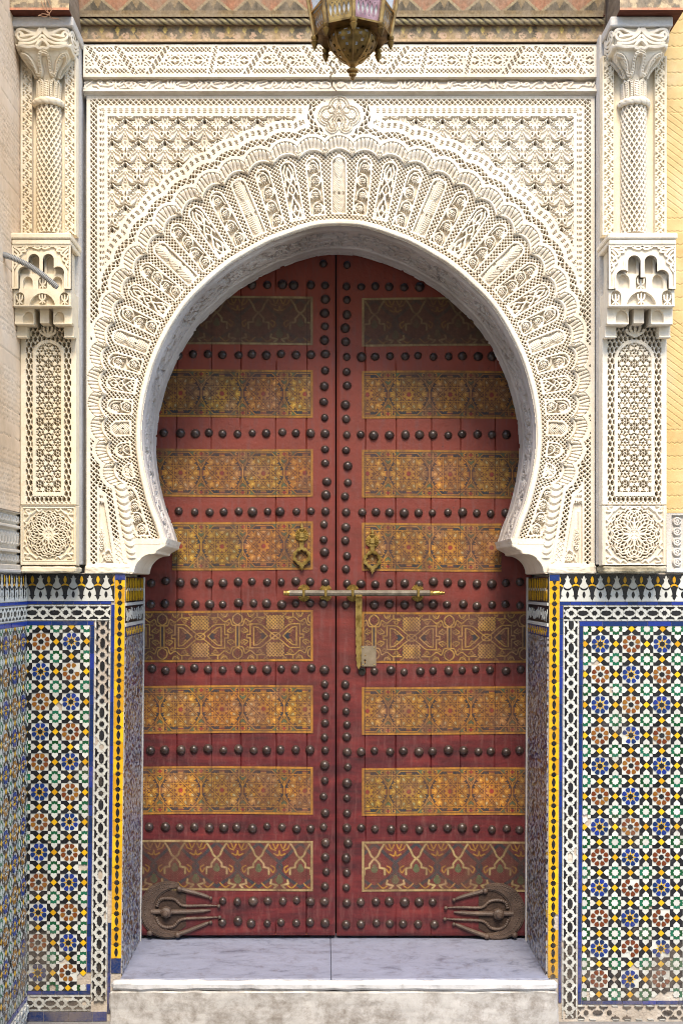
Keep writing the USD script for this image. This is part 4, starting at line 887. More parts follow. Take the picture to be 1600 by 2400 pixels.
# ---- ochre wall on the right
OW = thing('ochre_wall', 'ochre plastered wall at the right edge with scored joints', 'wall')
def ochre_h(x, y):
    g = np.abs(np.mod(y + 3 * np.sin(x * 0.5) * 0.4, 31) - 15.5) < 0.9
    dg = (np.abs(np.mod((y - 0.75 * x), 17) - 8.5) < 0.9) & (np.mod(np.floor(y / 250), 2) == 1)
    return 0.004 * fbm(x, y, 0.02, 41) - 0.0022 * (np.where(np.mod(np.floor(y / 250), 2) == 1, dg | (g & (np.mod(y, 250) < 40)), g))
relief(OW, 'scored_plaster', 1540, 1700, -60, 1202, ochre_h, y0=-0.012, mat='wall_ochre', step=1.5)
def rfr(x, y):
    ls = [circ(1587, 1222 + 24 * i, 8, 18, 30, 330) for i in range(6)] + [circ(1587, 1222 + 24 * i, 3.2, 10) for i in range(6)] + [circ(1615, 1222 + 24 * i, 9, 18, 30, 330) for i in range(6)]
    h = carve(kdist(kd(ls, .6), x, y, 12), 2.0, 0.010, 1.0)
    return np.where((x < 1574) | (y < 1209) | (y > 1345 - 8), 0, h)
relief(OW, 'carved_frieze', 1562, 1640, 1203, 1341, rfr, y0=-0.014, mat='stucco_grey')

# ================================================================ ZELLIGE DADOS
def poly(*p): return Polygon(p)
def star8(cx, cy, r, inner=0.72, rot=22.5):
    a = np.radians(np.arange(16) * 22.5 + rot); rr = np.where(np.arange(16) % 2 == 0, r, r * inner); return Polygon(np.stack([cx + rr * np.cos(a), cy + rr * np.sin(a)], 1))
def lens(cx, cy, hw, hh):
    t = np.linspace(-1, 1, 7); w = hw * (1 - t ** 2); return Polygon(np.vstack([np.stack([cx + w, cy + t * hh], 1), np.stack([cx - w[::-1], cy + t[::-1] * hh], 1)[1:-1]]))

def field_pieces(x0, x1, y0, y1, fx, fy, px_, py_, first_brown):
    """the star field: (shape, colour, kind) for one rectangle; a flower at (fx, fy), pitch px_ x py_"""
    out = []; a, d = 21.0, 8.0
    stick = [(28, 0), (36, -8), (28.6, -15.4), (28.6, -21), (21, -21), (21, -7)]
    arrow = [(36, -8), (28.6, -15.4), (28.6, -21), (32.3, -22.4), (36, -21), (39.7, -22.4), (43.4, -21), (43.4, -15.4)]
    i0, i1 = int(math.floor((x0 - fx) / px_)) - 1, int(math.ceil((x1 - fx) / px_)) + 1; j0, j1 = int(math.floor((y0 - fy) / py_)) - 1, int(math.ceil((y1 - fy) / py_)) + 1
    sx_, sy_ = px_ / 72.0, py_ / 72.0
    for j in range(j0, j1 + 1):
        for i in range(i0, i1 + 1):
            cx, cy = fx + i * px_ + RNG.normal(0, .25), fy + j * py_ + RNG.normal(0, .25); brown = ((i + j) % 2 == 0) == first_brown
            cell = []
            # flower
            cell.append((Polygon([(-a, -a), (a, -a), (a, a), (-a, a)]), 'white', 'square_slab', -0.0024))
            cell.append((star8(0, 0, 7.4, 0.74, 0), 'black', 'star_tile', 0))
            for k in range(8):
                r = math.radians(45 * k + 22.5); R = lambda q, w: (q * math.cos(r) - w * math.sin(r), q * math.sin(r) + w * math.cos(r))
                cell.append((Polygon([R(9.0, 0), R(13.2, -4.7), R(18.0, -5.8), R(20.9, -2.8), R(20.9, 2.8), R(18.0, 5.8), R(13.2, 4.7)]), 'brown' if brown else 'blue', 'petal_tile', 0))
                r = math.radians(45 * k)
                cell.append((Polygon([R(7.0, -2.2), R(13.6, 0), R(7.0, 2.2), R(5.9, 0)]), 'white' if brown else 'yellow', 'kite_tile', 0.0001))
            for ddx, ddy, sw in ((36, 0, False), (0, 36, True)):
                cell.append((Polygon([(ddx - d, ddy), (ddx, ddy - d), (ddx + d, ddy), (ddx, ddy + d)]), 'yellow', 'diamond_tile', 0))
            for fxx in (1, -1):
                for fyy in (1, -1):
                    # sticks and arrows belonging to the diamonds at right (36,0) and below (0,36)
                    q = [(36 + fxx * (p - 36), fyy * s) for p, s in stick]; cell.append((Polygon(q), 'black', 'bent_tile', 0)); cell.append((Polygon([(s, p) for p, s in q]), 'black', 'bent_tile', 0))
            for fyy in (1, -1):
                q = [(p, fyy * s) for p, s in arrow]; cell.append((Polygon(q), 'white', 'arrow_tile', 0)); cell.append((Polygon([(s, p) for p, s in q]), 'white', 'arrow_tile', 0))
            for t in range(4):
                q = [(21, -7), (28, 0), (21, 7)]; c_, s_ = [(1, 0), (0, 1), (-1, 0), (0, -1)][t]; cell.append((Polygon([(p * c_ - s * s_, p * s_ + s * c_) for p, s in q]), 'white', 'wedge_tile', 0))
            # the small star between four flowers
            o = 36; st = shapely.union_all([sbox(o - 6.3, o - 6.3, o + 6.3, o + 6.3), affinity.rotate(sbox(o - 6.3, o - 6.3, o + 6.3, o + 6.3), 45)]); cell.append((st, 'white', 'small_star_tile', 0))
            for t in range(4):
                c_, s_ = [(1, 0), (0, 1), (-1, 0), (0, -1)][t]
                g = [(7.4, -7.4), (14.9, -7.4), (13.4, -3.7), (14.9, 0), (13.4, 3.7), (14.9, 7.4), (6.6, 6.9), (6.6, 2.4), (9.0, 0), (6.6, -2.4), (6.6, -6.9)]
                cell.append((Polygon([(o + p * c_ - s * s_, o + p * s_ + s * c_) for p, s in g]), 'green', 'green_tile', 0))
                u, v = [(1, 1), (-1, 1), (-1, -1), (1, -1)][t]; cell.append((sbox(o + min(u * 7.4, u * 14.9), o + min(v * 7.4, v * 14.9), o + max(u * 7.4, u * 14.9), o + max(v * 7.4, v * 14.9)), 'white', 'square_tile', 0))
            for g, c_, kd_, lift in cell:
                g = affinity.translate(affinity.scale(g, sx_, sy_, origin=(0, 0)), cx, cy); out.append((g, c_, kd_, lift))
    clip = sbox(x0, y0, x1, y1)
    return [(g if clip.contains(g) else g.intersection(clip), c, k, l) for g, c, k, l in out if g.intersects(clip)]

def chain_pieces(x0, y0, length, wid, vertical, pitch=54.5, phase=0.0):
    """black and white interlaced border; local: s along, n across 0..wid"""
    blk, hw = [], wid / 2
    n = int(length / pitch) + 2
    for i in range(-1, n + 1):
        c = phase + i * pitch
        blk.append(star8(c, hw, 6.4, 0.74)); blk.append(Polygon([(c + pitch / 2 - 12.5, hw), (c + pitch / 2 - 8, hw - 5), (c + pitch / 2 - 2, hw - 5), (c + pitch / 2, hw - 6.2), (c + pitch / 2 + 2, hw - 5), (c + pitch / 2 + 8, hw - 5), (c + pitch / 2 + 12.5, hw), (c + pitch / 2 + 8, hw + 5), (c + pitch / 2, hw + 6.2), (c + pitch / 2 - 8, hw + 5)]))
        for q in (0.25, 0.75):
            for sd in (0, 1):
                t = [(-11, 3.6), (11, 3.6), (7, 8.0), (3.2, 8.0), (0, 12.2), (-3.2, 8.0), (-7, 8.0)]; blk.append(Polygon([(c + q * pitch + a_, b_ if sd == 0 else wid - b_) for a_, b_ in t]))
    rect = sbox(0, 0, length, wid); B = [b.intersection(rect) for b in blk if b.intersects(rect)]
    white = rect.difference(shapely.union_all(B).buffer(0.45)); cuts = []
    for i in range(-1, n + 1):
        for q in (0.12, 0.38, 0.62, 0.88):
            c = phase + (i + q) * pitch
            for s in (-1, 1): cuts.append(LineString([(c - s * 4.2, hw - 5.5), (c + s * 4.2, hw + 5.5)]) if s > 0 else LineString([(c - 3, 0), (c + 1.5, 4)])); cuts.append(LineString([(c + 3, wid), (c - 1.5, wid - 4)]))
        for q in (0.25, 0.75): cuts.append(LineString([(phase + (i + q) * pitch, hw - 3.5), (phase + (i + q) * pitch, hw + 3.5)]))
    white = white.difference(shapely.union_all([c.buffer(0.3) for c in cuts]))
    out = [(b, 'black', 'inlay_tile', 0.0) for b in B] + [(w, 'white', 'strap_tile', 0.0002) for w in (white.geoms if hasattr(white, 'geoms') else [white]) if w.area > 3]
    tr = (lambda g: affinity.affine_transform(g, [0, 1, 1, 0, x0, y0])) if vertical else (lambda g: affinity.translate(g, x0, y0))
    return [(tr(g), c, k, l) for g, c, k, l in out if g.area > 1]

def bar_pieces(x0, y0, x1, y1, pitch, vertical, col='blue', kind='blue_strip_tile'):
    out = []; a, b = (y0, y1) if vertical else (x0, x1); t = a
    while t < b - 2:
        e = min(b, t + pitch * RNG.uniform(0.75, 1.35)); out.append((sbox(x0, t + .3, x1, e - .3) if vertical else sbox(t + .3, y0, e - .3, y1), col, kind, RNG.normal(0, .0003))); t = e
    return out

def merlon_pieces(x0, x1, y0, fx, P_=38.4):
    out = []; i0, i1 = int((x0 - fx) / P_) - 2, int((x1 - fx) / P_) + 2; clip = sbox(x0, y0, x1, y0 + 64)
    half = [(0, 2.5), (2.5, 6.5), (3, 10.5), (7, 10), (4.6, 14), (4.2, 17), (6, 21.5), (10, 26.5), (15, 30.5), (19.2, 33)]
    neck = half + [(-a, b) for a, b in half[::-1][:-1]]
    spade = [(9.5, 29), (6.5, 36), (4.5, 42), (4.0, 49), (7.5, 51.5), (4.0, 52), (3.4, 56), (0, 61)]; spade = [(0, 26.5)] + spade + [(-a, b) for a, b in spade[::-1][1:]]
    arc = lambda r, cy, a0, a1, n=9: [(r * math.cos(t), cy + r * math.sin(t)) for t in np.linspace(math.radians(a0), math.radians(a1), n)]
    for i in range(i0, i1 + 1):
        c = fx + i * P_; T = lambda g, o=0: affinity.translate(g, c + o, y0)
        N = Polygon(neck).buffer(0); SP = Polygon(spade).buffer(0); h = P_ / 2
        ycr = Polygon(arc(10.4, 33, 208, 332) + arc(9.6, 37, 320, 220)).buffer(0); bcr = Polygon(arc(10.5, 27.5, 155, 25) + arc(10.5, 24.0, 40, 140)).buffer(0)
        fl = lens(0, 13.5, 4.0, 9.2); sp = lens(0, 48.5, 3.4, 8.0)
        up = sbox(0, 0, P_, 33).difference(shapely.union_all([N, affinity.translate(N, P_, 0)]).buffer(.45)).difference(affinity.translate(shapely.union_all([fl, ycr, Polygon(arc(9.6, 37, 220, 320) + [(9, 34), (-9, 34)]).buffer(0)]).buffer(.4), h, 0))
        for g in (up.geoms if hasattr(up, 'geoms') else [up]):
            if g.area > 8: out.append((T(g), 'black', 'lobe_tile', 0))
        low = shapely.union_all([N, sbox(-h + .3, 33, h - .3, 64)]).difference(shapely.union_all([affinity.translate(SP, h, 0), affinity.translate(SP, -h, 0), bcr, sp]).buffer(.4)).difference(affinity.translate(shapely.union_all([ycr]).buffer(.4), h, 0)).difference(affinity.translate(ycr.buffer(.4), -h, 0))
        for g in (low.geoms if hasattr(low, 'geoms') else [low]):
            if g.area > 8: out.append((T(g), 'white', 'merlon_tile', 0))
        out += [(T(bcr), 'black', 'crescent_tile', 0), (T(sp), 'black', 'spindle_tile', 0), (T(SP, h), 'black', 'spade_tile', 0), (T(fl, h), 'yellow', 'flame_tile', 0), (T(ycr, h), 'yellow', 'crescent_tile', 0)]
    return [(g if clip.contains(g) else g.intersection(clip), c, k, l) for g, c, k, l in out if g.intersects(clip)]

def yellow_strip(x0, x1, y0, y1, fy, P_=36.4):
    out = []; c = (x0 + x1) / 2; blk = []
    for i in range(-1, int((y1 - y0) / P_) + 2):
        blk += [star8(c, fy + i * P_, 6.2, 0.74), lens(c, fy + (i + .5) * P_, 4.0, 10.5)]
    rect = sbox(x0, y0, x1, y1); B = shapely.union_all(blk).buffer(0.5)
    out += [(b.intersection(rect), 'black', 'star_inlay' if k % 2 == 0 else 'spindle_inlay', 0) for k, b in enumerate(blk) if b.intersects(rect)]
    for i in range(-1, int((y1 - y0) / P_) + 2):
        for xa, xb in ((x0, c - .15), (c + .15, x1)):
            g = sbox(xa, fy + i * P_ + .3, xb, fy + (i + 1) * P_ - .3).intersection(rect).difference(B)
            for q in (g.geoms if hasattr(g, 'geoms') else [g]):
                if q.area > 5: out.append((q, 'yellow', 'yellow_tile', 0))
    return out

def piece_mesh(g, fn, h0, h1, tilt):
    """top face and sides of one flat piece; fn(u, v, h) -> xyz"""
    g = g.simplify(0.05); g = shapely.geometry.polygon.orient(g)
    v2, f = trimesh.creation.triangulate_polygon(g, engine='earcut'); v2 = np.asarray(v2)
    c = v2.mean(0); top = h1 + (v2 - c) @ tilt
    V = [fn(v2[:, 0], v2[:, 1], top)]; Fc = [np.asarray(f)]; n = len(v2)
    for r in [g.exterior] + list(g.interiors):
        q = np.array(r.coords)[:-1]; m = len(q); k = np.arange(m); tq = h1 + (q - c) @ tilt
        V += [fn(q[:, 0], q[:, 1], tq), fn(q[:, 0], q[:, 1], np.full(m, h0))]
        a, b = n + k, n + (k + 1) % m; Fc += [np.stack([a, a + m, b], 1), np.stack([b, a + m, b + m], 1)]; n += 2 * m
    return np.vstack(V), np.vstack(Fc)

def lay(parent, pieces, fn, merge=False, drop=None, lift=0.0055):
    """sets the pieces as parts; past 300 of one kind (or if merge) the rest is one part of kind stuff"""
    by = {}
    for g, c, k, l in pieces:
        for q in (g.geoms if hasattr(g, 'geoms') else [g]):
            if q.geom_type != 'Polygon' or q.area < 2.0: continue
            if drop is not None and drop(q.centroid.x, q.centroid.y, q.area): continue
            by.setdefault((k, c), []).append((q, l))
    used = {}
    for (k, c), lst in by.items():
        rest = []
        for q, l in lst:
            q = q.buffer(-0.17, join_style=2)
            if q.is_empty: continue
            if q.geom_type != 'Polygon': q = max(q.geoms, key=lambda w: w.area)
            v, f = piece_mesh(q, fn, 0.0, lift + l + RNG.normal(0, 0.00035), RNG.normal(0, 0.000022, 2))
            if merge or used.get(k, 0) >= 298: rest.append((v, f))
            else:
                used[k] = used.get(k, 0) + 1; raw(path_for(parent, k), v, np.full(len(f), 3), f.ravel(), 'glaze_' + c)
        if rest:
            o = np.cumsum([0] + [len(v) for v, _ in rest]); v = np.vstack([v for v, _ in rest]); f = np.vstack([f + a for (_, f), a in zip(rest, o)])
            keys(raw(path_for(parent, k + 's'), v, np.full(len(f), 3), f.ravel(), 'glaze_' + c), kind='stuff')

def front(shear, y0=0.0, xr=0):
    return lambda u, v, h: np.stack([X(u + shear * (v - 1345)), y0 - h, Z(v)], 1)
def damage(spots, base_y):
    def drop(x, y, area):
        if any((x - a) ** 2 / b ** 2 + (y - c) ** 2 / d ** 2 < 1 for a, c, b, d in spots): return True
        p = 0.006 + max(0, (y - base_y) / (2395 - base_y)) ** 2 * 0.07
        return area < 260 and RNG.random() < p
    return drop

# left panel
DL = thing('tile_dado', 'narrow mosaic tile dado left of the door, badly worn at its foot', 'tilework')
sh = -0.0105
bed = trimesh.creation.box((1, 1, 1)); 
def bed_grid(parent, x0, x1, y0, y1, shear):
    gx, gy = plane_grid(x0, x1, y0, y1, 3.0); h = 0.0022 * fbm(gx, gy, 0.11, 9, 4); P = np.stack([X(gx + shear * (gy - 1345)), -h, Z(gy)], -1); N = normals_of(P)
    if N[..., 1].mean() > 0: N = -N
    grid_mesh(P, path_for(parent, 'mortar_bed'), 'grout', N=N)
bed_grid(DL, 50, 294.5, 1343, 2398, sh)
pc = merlon_pieces(57, 269, 1345, 96) + bar_pieces(57, 1409.5, 262, 1416, 29, False) + chain_pieces(58, 1418, 202, 36, False, 52.6, 45) + bar_pieces(58, 1456, 222, 1465.5, 62, False)
pc += field_pieces(58, 212.5, 1466, 2322, 98.7, 1503.5, 71.0, 70.6, True) + bar_pieces(213.5, 1466.5, 223, 2322, 30, True) + chain_pieces(224.5, 1454.5, 890, 36, True, 54.3, 25) + bar_pieces(262, 1417, 269.5, 2376, 34, True)
pc += [(sbox(270.5, 1344, 293.5, 1359), 'blue', 'blue_strip_tile', 0)] + yellow_strip(270.5, 293.5, 1360, 2246, 1377) + [(sbox(270.5, 2247, 293.5, 2281), 'blue', 'blue_strip_tile', 0)]
pc += bar_pieces(58, 2323, 223, 2331, 40, False) + chain_pieces(58, 2333, 166, 36, False, 52.6, 45) + bar_pieces(58, 2372, 262, 2394, 46, False)
lay(DL, pc, front(sh), drop=damage([(238, 1740, 12, 15), (205, 2032, 16, 5), (250, 2046, 22, 5), (264, 2110, 5, 40), (205, 2296, 26, 15), (200, 2352, 16, 7), (255, 2135, 6, 12)], 1950))
# right panel
DR = thing('tile_dado', 'broad mosaic tile dado right of the door with three flower columns', 'tilework')
sh2 = -0.0042
bed_grid(DR, 1286, 1660, 1343, 2398, sh2)
pc = merlon_pieces(1311, 1650, 1346, 1329) + bar_pieces(1311, 1410.5, 1650, 1418, 27, False) + chain_pieces(1320, 1419.5, 330, 35.5, False, 54.5, 18) + bar_pieces(1357, 1456.5, 1650, 1467.5, 52, False)
pc += field_pieces(1366.5, 1650, 1468.5, 2345, 1406.6, 1509.5, 72.2, 71.4, False) + bar_pieces(1357, 1468, 1365.5, 2354, 31, True) + chain_pieces(1320, 1456, 930, 35.5, True, 54.5, 36) + bar_pieces(1311.5, 1419, 1318.5, 2392, 32, True)
pc += [(sbox(1287, 1347, 1310, 1361), 'blue', 'blue_strip_tile', 0)] + yellow_strip(1287, 1310, 1362, 2292, 1379)
pc += bar_pieces(1366, 2346, 1650, 2354, 40, False) + chain_pieces(1357, 2356, 290, 35, False, 54.5, 20)
lay(DR, pc, front(sh2), drop=damage([(1340, 2004, 14, 14), (1313, 2165, 12, 8), (1560, 2338, 30, 12), (1500, 2376, 70, 9), (1400, 2380, 30, 6), (1395, 1556, 10, 6), (1483, 2068, 8, 7)], 2020))
# side wall panel: strongly foreshortened, pieces joined
DS = thing('tile_dado', 'mosaic tile dado on the left side wall, seen at a sharp angle', 'tilework')
fnS = lambda u, v, h: np.stack([WX + 0.002 + h, -(u * S), Z(v)], 1)
gy, gz = np.meshgrid(np.linspace(-0.86, -0.004, 120), np.linspace(1.683, 0, 260)); P = np.stack([WX + 0.002 + 0.002 * fbm(gy / S, gz / S, .1, 4), gy, gz], -1); N = normals_of(P); N = N if N[..., 0].mean() > 0 else -N
grid_mesh(P, path_for(DS, 'mortar_bed'), 'grout', N=N)
pc = merlon_pieces(8, 520, 1345, 20) + bar_pieces(8, 1410, 520, 1417, 29, False) + chain_pieces(8, 1419, 510, 35, False, 54.5, 20) + bar_pieces(8, 1456, 520, 1466, 60, False) + field_pieces(8, 520, 1467, 2330, 40, 1503.5, 71, 70.6, False) + bar_pieces(8, 2332, 520, 2342, 40, False) + chain_pieces(8, 2344, 510, 35, False, 54.5, 20)
lay(DS, pc, fnS, merge=True, drop=damage([], 1900))

# ---- door reveals: small mosaic with bands above
for sx, nm, lb in ((-1, 'left', 'narrow left door reveal of tiny mosaic under a dark spindle band'), (1, 'right', 'narrow right door reveal of tiny mosaic under a dark spindle band')):
    R_ = thing('door_reveal', lb, 'tilework'); xw = JL if sx < 0 else JR; dz = 0.43
    fn = lambda u, v, h, xw=xw, sx=sx: np.stack([xw - sx * h + (sh if sx < 0 else sh2) * (v - 1345) * S, u * S, Z(v)], 1)
    dep = dz / S
    def slab(name, v0, v1, mat, h1, u0=0.0, u1=dep):
        V, Fc = piece_mesh(sbox(u0, v0, u1, v1), fn, -0.02, h1, np.zeros(2)); raw(path_for(R_, name), V, np.full(len(Fc), 3), Fc.ravel(), mat)
    slab('mosaic_field', 1494, 2300, 'reveal_mosaic', 0.003, 2, dep - 12); slab('edge_trim', 1352, 2300, 'stucco_grey', 0.006, dep - 12, dep - 1)
    slab('spindle_ground', 1352, 1412, 'glaze_black', 0.002, 2, dep - 12.5); slab('white_band', 1413, 1420, 'glaze_white', 0.005, 2, dep - 12.5); slab('script_ground', 1421, 1460, 'glaze_black', 0.002, 2, dep - 12.5)
    slab('white_band', 1461, 1469, 'glaze_white', 0.005, 2, dep - 12.5); slab('stripe_ground', 1470, 1493, 'glaze_blue', 0.002, 2, dep - 12.5)
    pc = []
    for i in range(11):
        c = 14 + i * 23; pc += [(lens(c, 1368, 4.5, 14).difference(lens(c, 1368, 2.2, 10)), 'yellow', 'spindle_tile', 0), (lens(c, 1396, 4.5, 14).difference(lens(c, 1396, 2.2, 10)), 'yellow', 'spindle_tile', 0), (lens(c + 11.5, 1382, 2.5, 4), 'white', 'spindle_tile', 0), (lens(c, 1478, 4, 6), 'yellow', 'spindle_tile', 0), (lens(c + 11.5, 1486, 4, 6), 'yellow', 'spindle_tile', 0)]
    for i in range(34):
        c = 8 + i * 7.2; b = RNG.uniform(1425, 1440); pc.append((LineString(smooth_line([(c, b), (c + RNG.uniform(-4, 4), b + 9), (c + RNG.uniform(-3, 5), b + 17)], 3)).buffer(1.5), 'white', 'script_inlay', 0))
    lay(R_, pc, fn, merge=True, lift=0.0035)

# rough plaster lip between the carving and the tiles
for T_, a, b, sd in ((ARCH, 200, 305, 1), (ARCH, 1283, 1396, 5)):
    m = bx(X(a), X(b), -0.013, 0.0, Z(1344.5), Z(1326), 0.004)
    for _ in range(5): m = m.subdivide()
    v = m.vertices; m.vertices = v + 0.010 * (np.stack([fbm(v[:, 0] * 30, v[:, 2] * 50, 1.0, sd + k, 3) for k in range(3)], 1) - 0.5) * np.array([0.3, 1, 0.6]); obj(T_, 'plaster_lip', m, 'stucco', smooth=50)
# ================================================================ MARBLE STEP
ST_ = thing('marble_step', 'grey veined marble doorstep with a worn pale edge and stained riser', 'step')
zs = 0.170; xl, xr = X(263), X(1301); jx = 0.025
def wobble(m, amp, sc, seed):
    v = m.vertices; m.vertices = v + amp * (np.stack([fbm(v[:, 0] * sc + k * 7, v[:, 2] * sc + v[:, 1] * sc, 1.0, seed + k, 3) for k in range(3)], 1) - 0.5); return m
def slabm(x0, x1, y0, y1, z0, z1, bev, n=4, amp=0.003, seed=1):
    m = bx(x0, x1, y0, y1, z0, z1, bev)
    for _ in range(n): m = m.subdivide()
    return wobble(m, amp, 25, seed)
obj(ST_, 'top_slab', bx(JL - 0.015, jx - 0.001, -0.030, 0.52, zs - 0.03, zs, 0.002), 'marble_sky_blue'); obj(ST_, 'top_slab', bx(jx + 0.001, JR - 0.004, -0.030, 0.52, zs - 0.03, zs, 0.002), 'marble_sky_blue')
nose_ = slabm(xl + 0.004, xr - 0.004, -0.062, -0.0305, zs - 0.036, zs + 0.001, 0.011, 5, 0.009, 2); obj(ST_, 'nosing', nose_, 'marble_edge', smooth=40)
obj(ST_, 'riser', slabm(xl, xr, -0.056, -0.004, -0.05, zs - 0.037, 0.006, 5, 0.012, 5), 'marble_riser', smooth=40)

# ================================================================ DOOR
YD = 0.430; KD = S * F(YD)                                           # the plane of the door's face
dx_ = lambda px: (px - CX) * KD
dz_ = lambda py: H + (CY - py) * KD
SEAM = dx_(787)
C_OCH, C_YEL, C_RED, C_MAR, C_NAVY, C_GRN, C_CRM = [np.array(c) for c in ((0.31, 0.140, 0.016), (0.42, 0.23, 0.04), (0.18, 0.020, 0.012), (0.115, 0.022, 0.014), (0.012, 0.018, 0.026), (0.055, 0.078, 0.036), (0.33, 0.24, 0.11))]
LINE = np.array((0.09, 0.05, 0.02))
def paint_poly(col, U, V, pts, c):
    p = np.asarray(pts, float); x0, y0 = p.min(0) - .5; x1, y1 = p.max(0) + .5; m = (U >= x0) & (U <= x1) & (V >= y0) & (V <= y1)
    if not m.any(): return
    k = np.zeros(U.shape, bool); k[m] = shapely.contains_xy(Polygon(p).buffer(0), U[m], V[m]); col[k] = c
def paint_line(col, U, V, lines, w, c):
    d = kdist(kd(lines, 0.5), U, V, 6); m = sstep(w + 0.6, w - 0.5, d)[..., None]; col[:] = col * (1 - m) + c * m

def star_panel(U, V, hgt, phase, seed=0):
    """eight-fold painted star work; U from the seam side, V down, rosettes 97 apart, no two painted quite alike"""
    P_ = 97.0; u, v = np.meshgrid(np.arange(0, P_, 0.5), np.arange(0, hgt, 0.5)); col = np.zeros(u.shape + (3,)); col[:] = C_OCH * 0.9; cy = hgt / 2
    lines = []
    for cx in (-P_, 0, P_):
        c = np.array([cx + P_ / 2, cy]); m = c + np.array([P_ / 2, 0]); R = lambda r, a: c + np.array([r * math.cos(math.radians(a)), r * math.sin(math.radians(a))])
        # ground between the rosettes
        for sy in (-1, 1):
            g = m + np.array([0, sy * 20]); paint_poly(col, u, v, np.array(star8(g[0], g[1], 15, 0.62).exterior.coords), C_GRN)
            for sx in (-1, 1):
                g = np.array([m[0] + sx * 26, cy + sy * (hgt / 2 - 10)]); paint_poly(col, u, v, np.array(star8(g[0], g[1], 11, 0.62).exterior.coords), C_GRN)
                g3 = m + np.array([sx * 12.5, sy * 36]); paint_poly(col, u, v, [g3 + (-5.5, -4), g3 + (0, -8), g3 + (5.5, -4), g3 + (5.5, 4), g3 + (0, 8), g3 + (-5.5, 4)], C_MAR)
                g = np.array([m[0] + sx * 12, cy + sy * (hgt / 2 - 10)]); paint_poly(col, u, v, [g + (-sx * 4, -4.5), g + (sx * 4, 0), g + (-sx * 4, 4.5), g + (-sx * 1, 0)], C_NAVY)
            g = np.array([m[0], cy + sy * (hgt / 2 - 11)]); paint_poly(col, u, v, [g + (-6, 0), g + (0, -5), g + (6, 0), g + (0, 5)], C_RED)
            g = np.array([c[0], cy + sy * (hgt / 2 - 9)]); paint_poly(col, u, v, [g + (-9, 0), g + (-5, -4.5), g + (5, -4.5), g + (9, 0), g + (5, 4.5), g + (-5, 4.5)], C_MAR)
            g = m + np.array([0, sy * 38]); paint_poly(col, u, v, [g + (-3, -3), g + (0, 2), g + (3, -3), g + (3, 4), g + (-3, 4)], C_NAVY)
        paint_poly(col, u, v, [m + (-5, -4.5), m + (0, -9), m + (5, -4.5), m + (5, 4.5), m + (0, 9), m + (-5, 4.5)], C_MAR)
        for k in range(8):
            a, b = 45 * k + 22.5, 45 * k
            paint_poly(col, u, v, [R(37.5, a - 13), R(43, a - 8), R(39, a - 4), R(45, a), R(39, a + 4), R(43, a + 8), R(37.5, a + 13), R(47.5, a + 14), R(50, a), R(47.5, a - 14)], C_NAVY)
            paint_poly(col, u, v, [R(10, b), R(17, b - 17), R(25, b - 12), R(30, b), R(25, b + 12), R(17, b + 17)], C_MAR)
            paint_poly(col, u, v, [R(26, a), R(31, a - 7), R(36, a), R(31, a + 7)], C_CRM * 0.9); paint_poly(col, u, v, [R(33, b - 6), R(40, b - 3), R(40, b + 3), R(33, b + 6)], C_YEL)
            for q in (17, 22): paint_poly(col, u, v, circ(*R(q, b), 1.1, 6), C_YEL)
            lines += [[R(43, a), R(43, a + 135)], [R(52, a), R(52, a + 45)]]
        paint_poly(col, u, v, np.array(star8(c[0], c[1], 6.5, 0.7).exterior.coords), C_RED)
        for sy in (-1, 1): lines += [[c + (-48.5, sy * (hgt / 2 - 18)), c + (48.5, sy * (hgt / 2 - 18))], [m + (-9, sy * 26), m + (0, sy * 9)], [m + (9, sy * 26), m + (0, sy * 9)], [m + (-9, sy * 26), m + (-9, sy * 58)], [m + (9, sy * 26), m + (9, sy * 58)]]
    lines = [np.array(l) for l in lines]
    paint_line(col, u, v, lines, 1.9, LINE * 0.7); paint_line(col, u, v, lines, 1.1, C_OCH * 1.1)
    gr = np.abs(np.diff(col.sum(2), axis=0, append=0)) + np.abs(np.diff(col.sum(2), axis=1, append=0)); e = gaussian_filter((gr > 0.02).astype(float), 0.6); e[-3:] = 0
    col *= (1 - 0.45 * np.clip(e * 1.4, 0, 1))[..., None]
    iu = np.mod((np.mod(U + phase, P_) * 2).astype(int), u.shape[1]); iv = np.clip((V * 2).astype(int), 0, u.shape[0] - 1)
    cell = np.floor((U + phase) / P_).astype(int); r = np.random.default_rng(seed); tint = r.uniform(0.95, 1.38, (16, 1)) * (1 + r.uniform(-.10, .10, (16, 3)))
    return col[iv, iu] * tint[np.clip(cell, 0, 15)]

